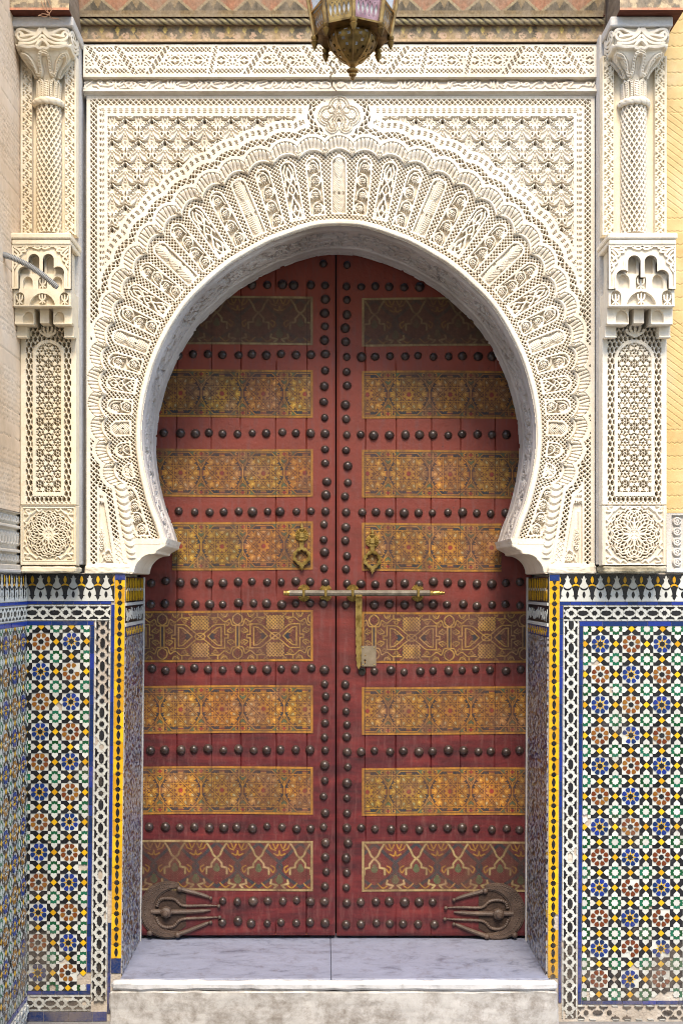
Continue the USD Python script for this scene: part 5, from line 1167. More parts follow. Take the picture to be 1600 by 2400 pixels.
def knot_panel(U, V, hgt):
    P_ = 176.0; u, v = np.meshgrid(np.arange(0, P_, 0.5), np.arange(0, hgt, 0.5)); col = np.zeros(u.shape + (3,)); col[:] = np.array((0.075, 0.016, 0.012)); cy = hgt / 2
    F_ = []; fine = 0.5 + 0.5 * np.sin(u * 0.9 + 3 * np.sin(v * 0.23)) * np.sin(v * 0.8 + 2 * np.sin(u * .31)); col += (fine > 0.78)[..., None] * np.array((0.085, 0.045, 0.012))
    L = []
    for o in (-P_, 0, P_):
        for sx in (-1, 1):
            for sy in (-1, 1):
                q = lambda pts: np.array([(o + P_ / 2 + sx * a, cy + sy * b) for a, b in pts], float)
                L += [smooth_line(q([(88, 0), (70, 14), (56, 26), (44, 28)]), 6), q([(44, 28), (30, 28), (30, 4), (22, 4)]), q([(38, 0), (38, 22), (48, 20), (62, 8), (70, 0)]), smooth_line(q([(0, 26), (12, 26), (18, 40), (30, 34), (44, 44), (60, 40)]), 6), q([(4, 0), (4, 24)]), q([(22, 4), (22, 0)]), smooth_line(q([(0, 26), (10, 34), (10, 46), (0, 54)]), 6), q([(46, 58), (46, 44), (64, 44)]), smooth_line(q([(22, 58), (28, 46), (38, 52), (34, 58)]), 6), smooth_line(q([(16, 20), (24, 12), (14, 8)]), 5)]
                # knots at the ends
                for a in (76, 84, 92): L += [q([(a - 8, 16), (a, 24), (a - 8, 32), (a, 40), (a - 8, 48)]), q([(a, 16), (a - 8, 24), (a, 32), (a - 8, 40), (a, 48)])]
                L += [smooth_line(q([(88, 8), (80, 6), (76, 0)]), 5)]
        for sx in (-1, 1):
            for sy in (-1, 1):
                q = lambda pts: np.array([(o + P_ / 2 + sx * a, cy + sy * b) for a, b in pts], float)
                for a, b in ((12, 14), (33, 48), (52, 36), (66, 54), (24, 30), (54, 12)): F_ += [circ(o + P_ / 2 + sx * a, cy + sy * b, 3.2, 9, 20, 320), smooth_line(q([(a - 7, b + 3), (a, b - 5), (a + 6, b + 2)]), 4)]
            g = np.array([o + P_ / 2 + sx * 60, cy]); paint_poly(col, u, v, [g + (-sx * 12, -12), g + (sx * 8, -2), g + (sx * 8, 2), g + (-sx * 12, 12), g + (-sx * 4, 0)], C_NAVY)
        g = np.array([o + P_ / 2, cy]); paint_poly(col, u, v, [g + (-3, -22), g + (3, -22), g + (3, 22), g + (-3, 22)], C_NAVY)
        for sx in (-1, 1):
            for sy in (-1, 1):
                g = np.array([o + P_ / 2 + sx * 74, cy + sy * 34]); paint_poly(col, u, v, circ(g[0], g[1], 8, 8), C_GRN)
    paint_line(col, u, v, F_, 1.0, np.array((0.21, 0.115, 0.03)))
    paint_line(col, u, v, L, 2.3, LINE * 0.6); paint_line(col, u, v, L, 1.2, np.array((0.33, 0.185, 0.045)))
    iu = np.mod((np.mod(U, P_) * 2).astype(int), u.shape[1]); iv = np.clip((V * 2).astype(int), 0, u.shape[0] - 1)
    return col[iv, iu]

def vine_panel(U, V, hgt, fresh=1.0):
    P_ = 98.0; u, v = np.meshgrid(np.arange(0, P_, 0.5), np.arange(0, hgt, 0.5)); col = np.zeros(u.shape + (3,)); col[:] = np.array((0.085, 0.012, 0.012)); A, B, G = [], [], []
    for o in (-P_, 0, P_):
        for sx in (-1, 1):
            q = lambda pts: smooth_line(np.array([(o + P_ / 2 + sx * a, b * hgt / 118) for a, b in pts], float), 6); s = lambda pts: np.array([(o + P_ / 2 + sx * a, b * hgt / 118) for a, b in pts], float)
            A += [s([(28, 0), (22, 8), (14, 20)]), s([(14, 20), (8, 34), (-4, 44), (-12, 54)]), s([(12, 54), (12, 62), (24, 64), (24, 78)]), s([(49, 118), (36, 112), (44, 104), (28, 100), (30, 92)])]
            B += [q([(0, 6), (14, 18), (30, 34), (49, 50)]), q([(49, 70), (36, 84), (18, 96), (0, 108)]), q([(49, 52), (44, 60), (49, 72)])]
            G += [q([(34, 6), (40, 18), (46, 8)]), q([(40, 22), (30, 18), (26, 10)]), q([(36, 30), (46, 34), (49, 24)]), q([(8, 100), (20, 110), (30, 104)]), q([(30, 58), (38, 64), (34, 74), (28, 66)])]
        for g, r in (((o + P_ / 2, 66 * hgt / 118), 8), ((o, 92 * hgt / 118), 9), ((o + P_, 92 * hgt / 118), 9)): paint_poly(col, u, v, circ(g[0], g[1], r, 10), C_GRN); paint_poly(col, u, v, circ(g[0], g[1] - 8, r * .6, 8), C_GRN)
    paint_line(col, u, v, B, 3.6, C_NAVY * 1.2); paint_line(col, u, v, G, 1.5, np.array((0.27, 0.14, 0.018))); paint_line(col, u, v, A, 3.0, LINE); paint_line(col, u, v, A, 2.0, C_CRM * 0.9)
    spk = np.sin(u * 1.3) * np.sin(v * 1.1) > 0.8; col += spk[..., None] * np.array((0.06, 0.05, 0.03))
    iu = np.mod((np.mod(U, P_) * 2).astype(int), u.shape[1]); iv = np.clip((V * 2).astype(int), 0, u.shape[0] - 1)
    return col[iv, iu]

ROWS = [('vine', 694, 808), ('star', 866, 978), ('star', 1052, 1164), ('star', 1223, 1336), ('knot', 1431, 1551), ('star', 1607, 1719), ('star', 1797, 1909), ('vine', 1970, 2088)]
STUD_ROWS = [668, 831, 1015, 1198, 1364, 1415, 1569, 1758, 1940, 2112, 2163]
def half_back(py):                                                          # visible half width of the door, as seen at its plane
    y = 1370 - (1370 - py) / 0.914
    if y > 1272: return 462 if py > 1330 else 400
    if y < 526: return 0
    return 0.914 * np.interp(y, HALF[:, 1], HALF[:, 0])
def stud_mesh(r):
    n, k = 12, 5; prof = [(r * 1.0, 0), (r * 0.97, r * 0.28), (r * 0.80, r * 0.56), (r * 0.52, r * 0.76), (r * 0.2, r * 0.85)]
    V = [[p * math.cos(2 * math.pi * j / n), -hh, p * math.sin(2 * math.pi * j / n)] for p, hh in prof for j in range(n)] + [[0, -r * 0.87, 0]]; Fc = []
    for i in range(k - 1):
        for j in range(n): a, b = i * n + j, i * n + (j + 1) % n; Fc += [[a, b, b + n], [a, b + n, a + n]]
    Fc += [[(k - 1) * n + j, (k - 1) * n + (j + 1) % n, k * n] for j in range(n)]
    return np.array(V), np.array(Fc)
SV, SF = stud_mesh(1.0); SN = SV.copy(); SN[:, 1] = SV[:, 1] * 1.1; SN /= np.linalg.norm(SN, axis=1, keepdims=True)

def leaf(sx, label):
    L = thing('door_leaf', label, 'door'); xo = X(284) if sx < 0 else X(1296); x_in = SEAM - 0.003 if sx < 0 else SEAM + 0.003
    zb = 0.187 if sx < 0 else 0.184; y0 = YD if sx < 0 else YD + 0.004
    # face: gently uneven planks
    jt = np.array([x_in + sx * q for q in (0.118, 0.245, 0.391, 0.512, 0.655)]); xs_ = np.unique(np.r_[np.linspace(min(xo, x_in), max(xo, x_in), 150), jt - .004, jt - .0012, jt, jt + .0012, jt + .004]); xs_ = xs_[(xs_ >= min(xo, x_in)) & (xs_ <= max(xo, x_in))]
    crk = lambda x, z: 0.006 * sstep(0.0022, 0.0006, np.min(np.abs(x[..., None] + 0.0012 * np.sin(z * 7 + sx)[..., None] - jt), -1)) * sstep(0.42, 0.55, vnoise(z * 3.1 + x * 2, x * 5, 1.0, 17))
    gx, gz = np.meshgrid(xs_, np.linspace(3.12, zb, 460)); e = np.minimum(np.abs(gx - x_in), gz - zb)
    h = 0.0018 * fbm(gx * 60, gz * 20, 0.25, 50 + sx, 4) - 0.006 * sstep(0.012, 0.0, e)
    h -= crk(gx, gz)
    P = np.stack([gx, y0 - h, gz], -1); N = normals_of(P); N = N if N[..., 1].mean() < 0 else -N
    grid_mesh(P, path_for(L, 'plank_face'), 'red_paint', N=N)
    obj(L, 'plank_core', bx(min(xo, x_in) + .0005, max(xo, x_in) - .0005, y0 + 0.006, y0 + 0.05, zb + .0005, 3.12), 'dark_red_wood')
    # painted panels
    pxi = 733 if sx < 0 else 848; pxo = 300 if sx < 0 else 1262
    for i, (kind, t, b) in enumerate(ROWS):
        yo = 3 if sx > 0 else 0
        out = np.clip(half_back((t + b) / 2) + (80 if t < 900 else 14), 0, 470) if t < 1300 else 470
        pe = max(pxo, 789 - out) if sx < 0 else min(pxo, 789 + out)
        t, b = t + yo, b + yo; hg = b - t; w_ = abs(pxi - pe)
        U, V = np.meshgrid(np.linspace(0, w_, int(w_ / 1.35) + 1), np.linspace(0, hg, int(hg / 1.35) + 1))
        col = star_panel(U, V, hg, 30 if sx < 0 else 36, 10 * i + (sx > 0)) if kind == 'star' else knot_panel(U + (88 if sx < 0 else 60), V, hg) if kind == 'knot' else vine_panel(U + 20, V, hg)
        fl = fbm(U + 400 * i + (900 if sx > 0 else 0), V + 90 * i, 0.022, 140 + i, 4)[..., None]; fd = sstep(0.50, 0.72, fl); gry = col.mean(2, keepdims=True)
        col = col * (1 - 0.42 * fd) + 0.42 * fd * (gry * np.array((1.25, 0.72, 0.5)) + np.array((0.035, 0.012, 0.006))); col = col * (0.72 + 0.56 * fbm(U + 77 * i, V, 0.05, 150 + i, 3))[..., None]
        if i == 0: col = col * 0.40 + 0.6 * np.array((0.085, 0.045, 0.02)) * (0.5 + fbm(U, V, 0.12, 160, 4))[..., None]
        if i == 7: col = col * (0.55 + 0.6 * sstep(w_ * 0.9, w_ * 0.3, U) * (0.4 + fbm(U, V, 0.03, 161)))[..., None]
        brd = np.minimum(np.minimum(V, hg - V), U); col = np.where((brd < 4.6)[..., None], C_OCH * 1.05 if kind != 'vine' else C_CRM * 0.85, col); col = np.where(((brd > 4.6) & (brd < 6))[..., None], LINE, col)
        xx = pxi + (-U if sx < 0 else U); wav = 1.2 * np.sin(xx * 0.01 + i)
        zz = dz_(t + V + wav); xw = dx_(xx)
        hgl = 0.0018 * fbm(xw * 60, zz * 20, 0.25, 50 + sx, 4); ck = crk(xw, zz)[..., None] / 0.006; col = col * (1 - 0.8 * ck) + ck * 0.8 * np.array((0.02, 0.010, 0.006))  # shade of the plank cracks is painted into the panel colour
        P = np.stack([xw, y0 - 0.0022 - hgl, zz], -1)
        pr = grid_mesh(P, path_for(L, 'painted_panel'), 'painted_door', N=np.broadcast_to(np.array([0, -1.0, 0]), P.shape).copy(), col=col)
        keys(pr, {'star': 'panel painted with eight-pointed stars', 'knot': 'panel painted with knotted strapwork', 'vine': 'panel painted with vines and lobed arches'}[kind])
    # studs
    spots = []; col_x = 761 if sx < 0 else 812
    for r in STUD_ROWS:
        r_ = r + (3 if sx > 0 else 0); n = 0
        while True:
            xx = col_x + sx * n * 33.9 * (1 if n else 0); n += 1
            if abs(xx - 789) > half_back(r_) + 6 or n > 16: break
            if r > 2050 and n > 8 - (0 if sx < 0 else 1): break
            if r == 668 and n > 6: break
            if sx > 0 and r == 1569 and n == 2: continue
            if sx > 0 and r == 1415 and n == 2: continue
            spots.append((xx, r_))
    for a, b, k in ((668, 831, 4), (831, 1015, 4), (1015, 1198, 4), (1198, 1364, 4), (1569, 1758, 5), (1758, 1940, 4), (1940, 2112, 4)):
        for i in range(1, k + 1): spots.append((col_x, a + (b - a) * i / (k + 1) + (3 if sx > 0 else 0)))
    if True: spots.append((col_x, 620))
    for xx, yy in spots:
        r = 0.0186 * RNG.uniform(0.88, 1.10); o = np.array([dx_(xx + RNG.normal(0, 1.6)), y0 + 0.0005, dz_(yy + RNG.normal(0, 1.6))])
        sq = np.array([RNG.uniform(.94, 1.06), RNG.uniform(0.9, 1.15), RNG.uniform(.94, 1.06)])
        raw(path_for(L, 'stud'), SV * r * sq + o, np.full(len(SF), 3), SF.ravel(), 'iron', SN)
    hinge(L, sx, y0); knocker(L, (707, 1254, 1304) if sx < 0 else (872, 1268, 1312), y0)
    return L

def yslab(g2, depth, y, mat_xf):
    """extrude a 2d shape (image units on the door plane) towards the viewer from depth y"""
    g2 = affinity.affine_transform(g2, mat_xf); ms = [trimesh.creation.extrude_polygon(g, depth) for g in (g2.geoms if hasattr(g2, 'geoms') else [g2]) if g.area > 1e-7]
    m = cat_(ms); m.apply_transform(np.array([[1, 0, 0, 0], [0, 0, -1, y], [0, 1, 0, 0], [0, 0, 0, 1.0]])); m.fix_normals(); return m
DXF = [KD, 0, 0, -KD, -CX * KD, H + CY * KD]

def hinge(L, sx, y0):
    hp = path_for(L, 'hinge'); fx = (lambda a: a) if sx < 0 else (lambda a: 1557 - a); oy = 0 if sx < 0 else 5
    xf = lambda pts: [(fx(a), b + oy) for a, b in pts]
    o1, i1 = Point(394, 2132).buffer(67, 24), Point(413, 2133).buffer(50, 24)
    cres = o1.difference(i1).difference(sbox(420, 2040, 520, 2230)).difference(sbox(300, 2199, 520, 2260)); cres = Polygon(xf(np.array(cres.exterior.coords)))
    m0 = yslab(cres, 0.007, y0, DXF); m1 = yslab(cres.buffer(-4), 0.012, y0, DXF)
    back = Polygon(xf(np.array(Point(400, 2133).buffer(52, 12).intersection(sbox(300, 2040, 436, 2220)).exterior.coords)))
    obj(L, 'hinge_plate', yslab(back, 0.0035, y0, DXF), 'hinge_plate')
    ms = [m0, m1]
    # raised pellets
    for a in np.linspace(85, 275, 34):
        for rr in (54, 62):
            c = (394 + rr * math.cos(math.radians(a)), 2132 - rr * math.sin(math.radians(a)))
            if i1.buffer(4).contains(Point(c)) or c[1] > 2192: continue
            s = trimesh.creation.icosphere(0, 0.0032); s.apply_translation((dx_(fx(c[0])), y0 - 0.012, dz_(c[1] + oy))); ms.append(s)
    usd = obj(L, 'hinge_strap', cat_(ms), 'hinge_iron', label='crescent-shaped wrought hinge strap with pellets')
    P3 = lambda pts, y: np.array([(dx_(fx(a)), y, dz_(b + oy)) for a, b in pts])
    def bar(pts, r, y, twist=False, n=7):
        p = smooth_line(P3(pts, y), n); rr = np.interp(np.linspace(0, 1, len(p)), [0, .85, 1], [r, r * 0.75, r * 0.25])
        if twist: rr = rr * (1 + 0.14 * np.sin(np.arange(len(p)) * 2.1))
        return tube(p, rr, 8)
    obj(L, 'hinge_arm', bar([(423, 2083), (440, 2088), (470, 2096), (496, 2105)], 0.010, y0 - 0.006), 'hinge_iron', smooth=40); obj(L, 'hinge_arm', bar([(418, 2189), (440, 2182), (470, 2170), (494, 2160)], 0.010, y0 - 0.006), 'hinge_iron', smooth=40)
    obj(L, 'hinge_bar', bar([(355, 2136), (400, 2137), (450, 2136), (494, 2133)], 0.011, y0 - 0.007), 'hinge_iron', smooth=40)
    obj(L, 'twisted_rod', bar([(368, 2124), (374, 2110), (390, 2105), (410, 2108), (424, 2120), (440, 2123), (480, 2122), (514, 2123)], 0.0075, y0 - 0.006, True, 10), 'hinge_iron', smooth=40)
    obj(L, 'twisted_rod', bar([(366, 2150), (374, 2166), (390, 2173), (408, 2170), (420, 2158), (436, 2153), (480, 2151), (516, 2149)], 0.0075, y0 - 0.006, True, 10), 'hinge_iron', smooth=40)
    boss = lathe([(0.026, 0), (0.022, 0.012), (0.012, 0.018), (0.011, 0.026), (0, 0.030)], 8); boss.apply_transform(trimesh.transformations.rotation_matrix(math.pi / 2, [1, 0, 0])); boss.apply_translation((dx_(fx(390)), y0 - 0.010, dz_(2137 + oy))); obj(L, 'hinge_boss', boss, 'hinge_iron', smooth=30)
    ms = []
    for a, b in ((421, 2083), (417, 2190), (352, 2186), (494, 2104), (494, 2161), (513, 2123), (515, 2149)):
        s = trimesh.creation.icosphere(1, 0.0125 if a < 430 else 0.008); s.apply_translation((dx_(fx(a)), y0 - 0.010, dz_(b + oy))); ms.append(s)
    obj(L, 'hinge_knobs', cat_(ms), 'hinge_iron', smooth=60)

def knocker(L, at, y0):
    cx, my, ry = at; x, zm, zr = dx_(cx), dz_(my), dz_(ry)
    p = path_for(L, 'knocker'); xf = UsdGeom.Xform.Define(stage, p)
    # mount: fluted disc, block, spire
    a = np.linspace(0, 2 * np.pi, 97)[:-1]; rr = 15.5 * (0.80 + 0.20 * np.abs(np.cos(a * 8))); disc = Polygon(np.stack([cx + rr * np.cos(a), my + rr * 1.05 * np.sin(a)], 1))
    m = [yslab(disc, 0.008, y0, DXF)]
    for k in range(16):
        t = 2 * math.pi * (k + .5) / 16; m.append(tube([(x + 7 * KD * math.cos(t), y0 - 0.010, zm + 7 * KD * math.sin(t)), (x + 15 * KD * math.cos(t), y0 - 0.007, zm + 15 * KD * math.sin(t))], [0.0022, 0.0042], 6))
    m += [bx(x - .009, x + .009, y0 - 0.024, y0 - 0.004, zm - .012, zm + .010, .002), bx(x - .012, x + .012, y0 - 0.02, y0, zm - .024, zm - .013, .002)]
    sp = lathe([(0.008, 0), (0.011, 0.006), (0.006, 0.012), (0.008, 0.016), (0, 0.034)], 8, (x, y0 - 0.008, zm + 0.018)); m.append(sp)
    obj(p, 'mount', cat_(m), 'brass', smooth=30)
    a = np.linspace(0, 2 * np.pi, 145)[:-1]; ro = 20.5 + 1.3 * np.cos(a * 8 + np.pi); ri = 12.2 + 2.6 * np.abs(np.cos(a * 4))
    ring = Polygon(np.stack([cx + ro * np.cos(a), ry + ro * np.sin(a)], 1), [np.stack([cx + ri * np.cos(a), ry + ri * np.sin(a)], 1)])
    tail = Polygon([(cx - 5, ry + 17), (cx - 6, ry + 23), (cx - 3, ry + 24), (cx - 4.5, ry + 28), (cx - 1.5, ry + 28), (cx, ry + 35), (cx + 1.5, ry + 28), (cx + 4.5, ry + 28), (cx + 3, ry + 24), (cx + 6, ry + 23), (cx + 5, ry + 17)])
    hook = sbox(cx - 5, ry - 32, cx + 5, ry - 16); g = shapely.union_all([ring, tail, hook])
    obj(p, 'ring', cat_([yslab(g, 0.010, y0 - 0.010, DXF), yslab(g.buffer(-1.6), 0.0125, y0 - 0.0095, DXF)]), 'brass', smooth=30)

DLF = leaf(-1, 'left red painted door leaf, studded, with a brass knocker near the seam')
DRF = leaf(1, 'right red painted door leaf, studded, with a keyhole plate below its knocker')
# keyhole plate on the right leaf
pl = sbox(846, 1514, 881, 1562).buffer(-2).buffer(2).difference(Point(855, 1548).buffer(2.6)).difference(sbox(854, 1549, 856.2, 1556))
obj(DRF, 'keyhole_plate', yslab(pl, 0.004, YD - 0.0005, DXF), 'lock_plate', label='flat brown metal keyhole plate')
ms = []
for a, b in ((850, 1518), (877, 1518), (850, 1558), (877, 1558), (856, 1536)):
    s = trimesh.creation.icosphere(1, 0.0026); s.apply_translation((dx_(a), YD - 0.005, dz_(b))); ms.append(s)
obj(DRF, 'plate_rivets', cat_(ms), 'brass')
bore = lathe([(0.016, 0.0), (0.016, 0.003), (0.009, 0.003), (0.009, -0.001), (0, -0.001)], 14); bore.apply_transform(trimesh.transformations.rotation_matrix(math.pi / 2, [1, 0, 0])); bore.apply_translation((dx_(848), YD - 0.001, dz_(1573))); obj(DRF, 'bored_hole', bore, 'shade_black')  # near-black disc; the shade of the hole is put into its colour

# ================================================================ BOLT
BO = thing('door_bolt', 'long faceted steel and brass bolt across both door leaves with a hanging hasp', 'bolt')
zb_, yb = dz_(1390), YD - 0.032
bar = tube([(dx_(v), yb, zb_) for v in (678, 690, 760, 860, 985, 1005)], 0.0125, 8); obj(BO, 'bar', bar, 'steel_bar', smooth=20)
def turned(prof, x, sgn):
    m = lathe(prof, 14); m.apply_transform(trimesh.transformations.rotation_matrix(sgn * math.pi / 2, [0, 1, 0])); m.apply_translation((x, yb, zb_)); return m
obj(BO, 'bar_end', turned([(0.0128, 0), (0.0128, 0.006), (0.010, 0.008), (0.0115, 0.014), (0.0095, 0.018), (0.011, 0.024), (0, 0.026)], dx_(679), -1), 'brass', smooth=30)
obj(BO, 'bar_end', turned([(0.0125, 0), (0.010, 0.004), (0.0115, 0.010), (0.009, 0.014), (0.010, 0.030), (0.0105, 0.038), (0.007, 0.041), (0.0085, 0.050), (0.006, 0.054), (0.007, 0.060), (0, 0.064)], dx_(1005), 1), 'brass', smooth=30)
for v in (712, 763, 826, 978):
    p = path_for(BO, 'bracket'); x = dx_(v)
    ms = [bx(x - .0055, x + .0055, yb - 0.015, YD - 0.004, zb_ - .0155, zb_ + .0155, .002)]
    for s in (-1, 1):
        for t in np.radians(np.linspace(20, 160, 8)):
            ms.append(tube([(x + .004 * math.cos(t), YD - 0.006, zb_ + s * (0.010 + .004 * math.sin(t))), (x + 0.024 * math.cos(t), YD - 0.005, zb_ + s * (0.009 + 0.026 * math.sin(t)))], [0.002, 0.0042], 6))
        fan = Polygon([(v, 1390 - s * 5)] + [(v + 14.5 * math.cos(t), 1390 - s * (5 + 15 * math.sin(t))) for t in np.linspace(0.25, math.pi - .25, 14)]); ms.append(yslab(fan.buffer(0), 0.004, YD, DXF))
    usdkit.mesh(stage, p, cat_(ms), MATS['brass'], smooth=30)
hs = [(-7.5, 0), (7.5, 0), (7.5, 70), (6.2, 76), (7.6, 82), (7.6, 86), (5.6, 92), (7.4, 98), (7.0, 112), (5.0, 118), (6.8, 124), (6.6, 134), (4.6, 139), (6.2, 145), (5.4, 152), (4.0, 156), (4.6, 162), (0, 172)]
hp = Polygon([(840 + a, 1397 + b) for a, b in hs] + [(840 - a, 1397 + b) for a, b in hs[::-1][1:-2]]).buffer(0)
ms = [yslab(hp, 0.007, YD - 0.014, DXF)] + [yslab(LineString([(840 - 3.4 * s, 1404), (840 + 3.4 * s, 1440), (840 - 3.4 * s, 1470)]).buffer(0.8), 0.0085, YD - 0.014, DXF) for s in (-1, 1)] + [yslab(Point(840, q).buffer(2.4), 0.010, YD - 0.014, DXF) for q in (1484, 1503, 1516, 1532, 1548)]
obj(BO, 'hasp', cat_(ms), 'brass', smooth=20)
obj(BO, 'hasp_hinge', bx(dx_(832), dx_(848), yb - 0.014, yb + 0.012, dz_(1399), dz_(1394), .002), 'brass')
# ================================================================ PAINTED TIMBER ABOVE
LT = thing('painted_lintel', 'old painted timber lintel with a rope moulding and orange lozenges', 'lintel')
C1, C2, C3, C4, C5 = [np.array(c) for c in ((0.25, 0.17, 0.08), (0.10, 0.08, 0.05), (0.36, 0.13, 0.055), (0.40, 0.30, 0.16), (0.42, 0.19, 0.10))]
def painted_grid(parent, name, Pf, px0, px1, py0, py1, colf, step=1.6, mat='painted_wood', label=None):
    gx, gy = plane_grid(px0, px1, py0, py1, step); P = Pf(gx, gy); N = normals_of(P)
    if (N * (np.array([0, -D, H]) - P)).sum() < 0: N = -N
    keys(grid_mesh(P, path_for(parent, name), mat, N=N, col=colf(gx, gy)), label)
zl0, zl1 = Z(101.5), Z(60)
def band_col(x, y):
    n = fbm(x, y, 0.06, 61); n2 = fbm(x, y, 0.25, 62); c = np.where((n > 0.5)[..., None], C1, C2)
    u = np.mod(x, 37) - 18.5; v = y - 75
    fl = (np.abs(u) / 6 + np.abs(v) / 9 < 1); c = np.where(fl[..., None], np.array((0.50, 0.36, 0.10)), c)
    f2 = (np.hypot((np.mod(x + 18, 37) - 18.5) / 9, (y - 88) / 8) < 1) & (n2 > 0.42); c = np.where(f2[..., None], np.array((0.36, 0.24, 0.16)), c)
    c = np.where(((y < 66))[..., None], np.array((0.38, 0.14, 0.08)), c); c = np.where((y > 97)[..., None], np.array((0.40, 0.28, 0.16)), c)
    return c * (0.65 + 0.7 * n2)[..., None]
painted_grid(LT, 'painted_board', lambda x, y: np.stack([X(x), -0.020 + 0 * x + 0.002 * fbm(x, y, .05, 3), Z(y)], -1), 184, 1412, 60, 102, band_col)
obj(LT, 'beam_core', bx(X(180), X(1416), -0.016, 0.04, zl0 - 0.001, Z(-140)), 'old_wood')
# rope moulding
ph, tt = np.meshgrid(np.linspace(0, 1, 1500), np.linspace(-2.2, 2.2, 20)); rx = X(186) + (X(1410) - X(186)) * ph; r0 = 0.0110; r = r0 * (1 + 0.22 * np.abs(np.sin((rx / 0.028 + tt * 0.55) * np.pi)) ** 0.8)
P = np.stack([rx, -0.030 - r * np.cos(tt), Z(49, -0.03) + r * np.sin(tt)], -1); N = normals_of(P); N = N if N[..., 1].mean() < 0 else -N
col = np.where((np.abs(np.sin((rx / 0.028 + tt * 0.55) * np.pi)) > 0.6)[..., None], np.array((0.30, 0.25, 0.12)), np.array((0.06, 0.05, 0.035)))
keys(grid_mesh(P, path_for(LT, 'rope_moulding'), 'painted_wood', N=N, col=col), 'twisted rope moulding')
obj(LT, 'red_fillet', bx(X(186), X(1410), -0.032, -0.014, Z(63.5), Z(58.5), .002), 'dark_red_wood')
obj(LT, 'red_fillet', bx(X(186), X(1410), -0.050, -0.014, Z(39.0, -.04), Z(35.5, -.04), .002), 'dark_red_wood')
def loz_col(x, y):
    n = fbm(x, y, 0.09, 71); c = np.zeros(x.shape + (3,)); c[:] = C2; u = np.abs(np.mod(x - 545, 90) - 45); v = np.abs(np.mod(y + 4, 64) - 32 + 16 * 0)
    v = np.abs(y - 2)
    d = (45 - u) / 34 + v / 24
    c = np.where((d < 1)[..., None], C5 * (0.8 + 0.3 * n)[..., None], c); c = np.where((np.abs(d - 1.08) < 0.13)[..., None], C4, c)
    d2 = u / 9 + np.abs(v - 4) / 14; c = np.where((d2 < 1)[..., None], C1 * 1.2, c)
    c = np.where((y > 24)[..., None], C1, c); c = np.where((y > 31)[..., None], C4 * 0.8, c)
    return c * (0.6 + 0.8 * fbm(x, y, 0.3, 72))[..., None]
painted_grid(LT, 'lozenge_board', lambda x, y: np.stack([X(x, -0.055), -0.048 - np.clip((36 - y), 0, 400) * S * 0.45, Z(y, -0.055)], -1), 186, 1414, -110, 36, loz_col)
# corbel beams
def corbel(label, x0, x1, wire):
    T = thing('corbel_beam', label, 'beam'); zb = 3.679; y1 = -0.228
    core = bx(x0 + .002, x1 - .002, y1 + .003, 0.03, zb + 0.002, 4.05); obj(T, 'beam_core', core, 'old_wood')
    obj(T, 'underside', bx(x0, x1, y1, 0.0, zb, zb + 0.0018), 'dark_red_wood')
    def fc(x, y):
        n = fbm(x, y, 0.07, 81 + int(x0 > 0)); c = np.where((n > 0.56)[..., None], np.array((0.44, 0.35, 0.21)), np.where((n > 0.45)[..., None], np.array((0.24, 0.18, 0.11)), np.array((0.13, 0.11, 0.08))))
        b = np.where((y > 17)[..., None], np.array((0.52, 0.20, 0.11)), c); return b * (0.7 + 0.6 * fbm(x, y, 0.3, 83))[..., None]
    k = S * F(y1); p0, p1 = CX + x0 / k, CX + x1 / k
    painted_grid(T, 'painted_face', lambda x, y: np.stack([(x - CX) * k, np.full(x.shape, y1 - 0.0005), H + (CY - y) * k], -1), p0, p1, -60, CY - (zb - H) / k, fc, 1.6)
    return T
corbel('painted corbel beam over the left pilaster with dry twigs hanging from it', -1.128, -0.905, True)
corbel('painted corbel beam over the right pilaster beside the ochre wall', 1.047, 1.275, False)
TW = thing('dry_twigs', 'thin dry twigs dangling from the left corbel beam', 'twigs')
k = S * F(-0.236); tw = lambda pts: tube(smooth_line([((a - CX) * k, -0.236 - 0.004 * (i % 2), H + (CY - b) * k) for i, (a, b) in enumerate(pts)], 6), 0.0013, 5)
for pts in ([(103, -6), (108, 12), (112, 26), (116, 34), (106, 38), (90, 36)], [(110, -6), (118, 14), (122, 20), (116, 34), (122, 41), (138, 45)], [(97, 2), (104, 20), (113, 30)], [(116, 34), (100, 33), (89, 37)]): obj(TW, 'twig', tw(pts), 'twig')

# ================================================================ LANTERN
LN = thing('hanging_lantern', 'brass octagonal lantern with pierced panels hanging before the frieze', 'lantern')
YL = -0.80; KL = S * F(YL); lx, zr = (826 - CX) * KL, 3.307; R8 = 0.114
o8 = lambda r, k: (lx + r * math.sin(math.pi * k / 4), YL - r * math.cos(math.pi * k / 4))
def ring8(r0, r1, z0, z1):
    v, f = [], []
    for k in range(8):
        for r, z in ((r0, z0), (r1, z0), (r1, z1), (r0, z1)): x, y = o8(r, k); v.append((x, y, z))
    for k in range(8):
        a, b = 4 * k, 4 * ((k + 1) % 8)
        for i in range(4): j = (i + 1) % 4; f += [[a + i, a + j, b + j], [a + i, b + j, b + i]]
    m = trimesh.Trimesh(v, f, process=False); m.fix_normals(); return m
obj(LN, 'base_plate', ring8(0.066, R8 + 0.003, zr - 0.004, zr + 0.002), 'dark_brass')
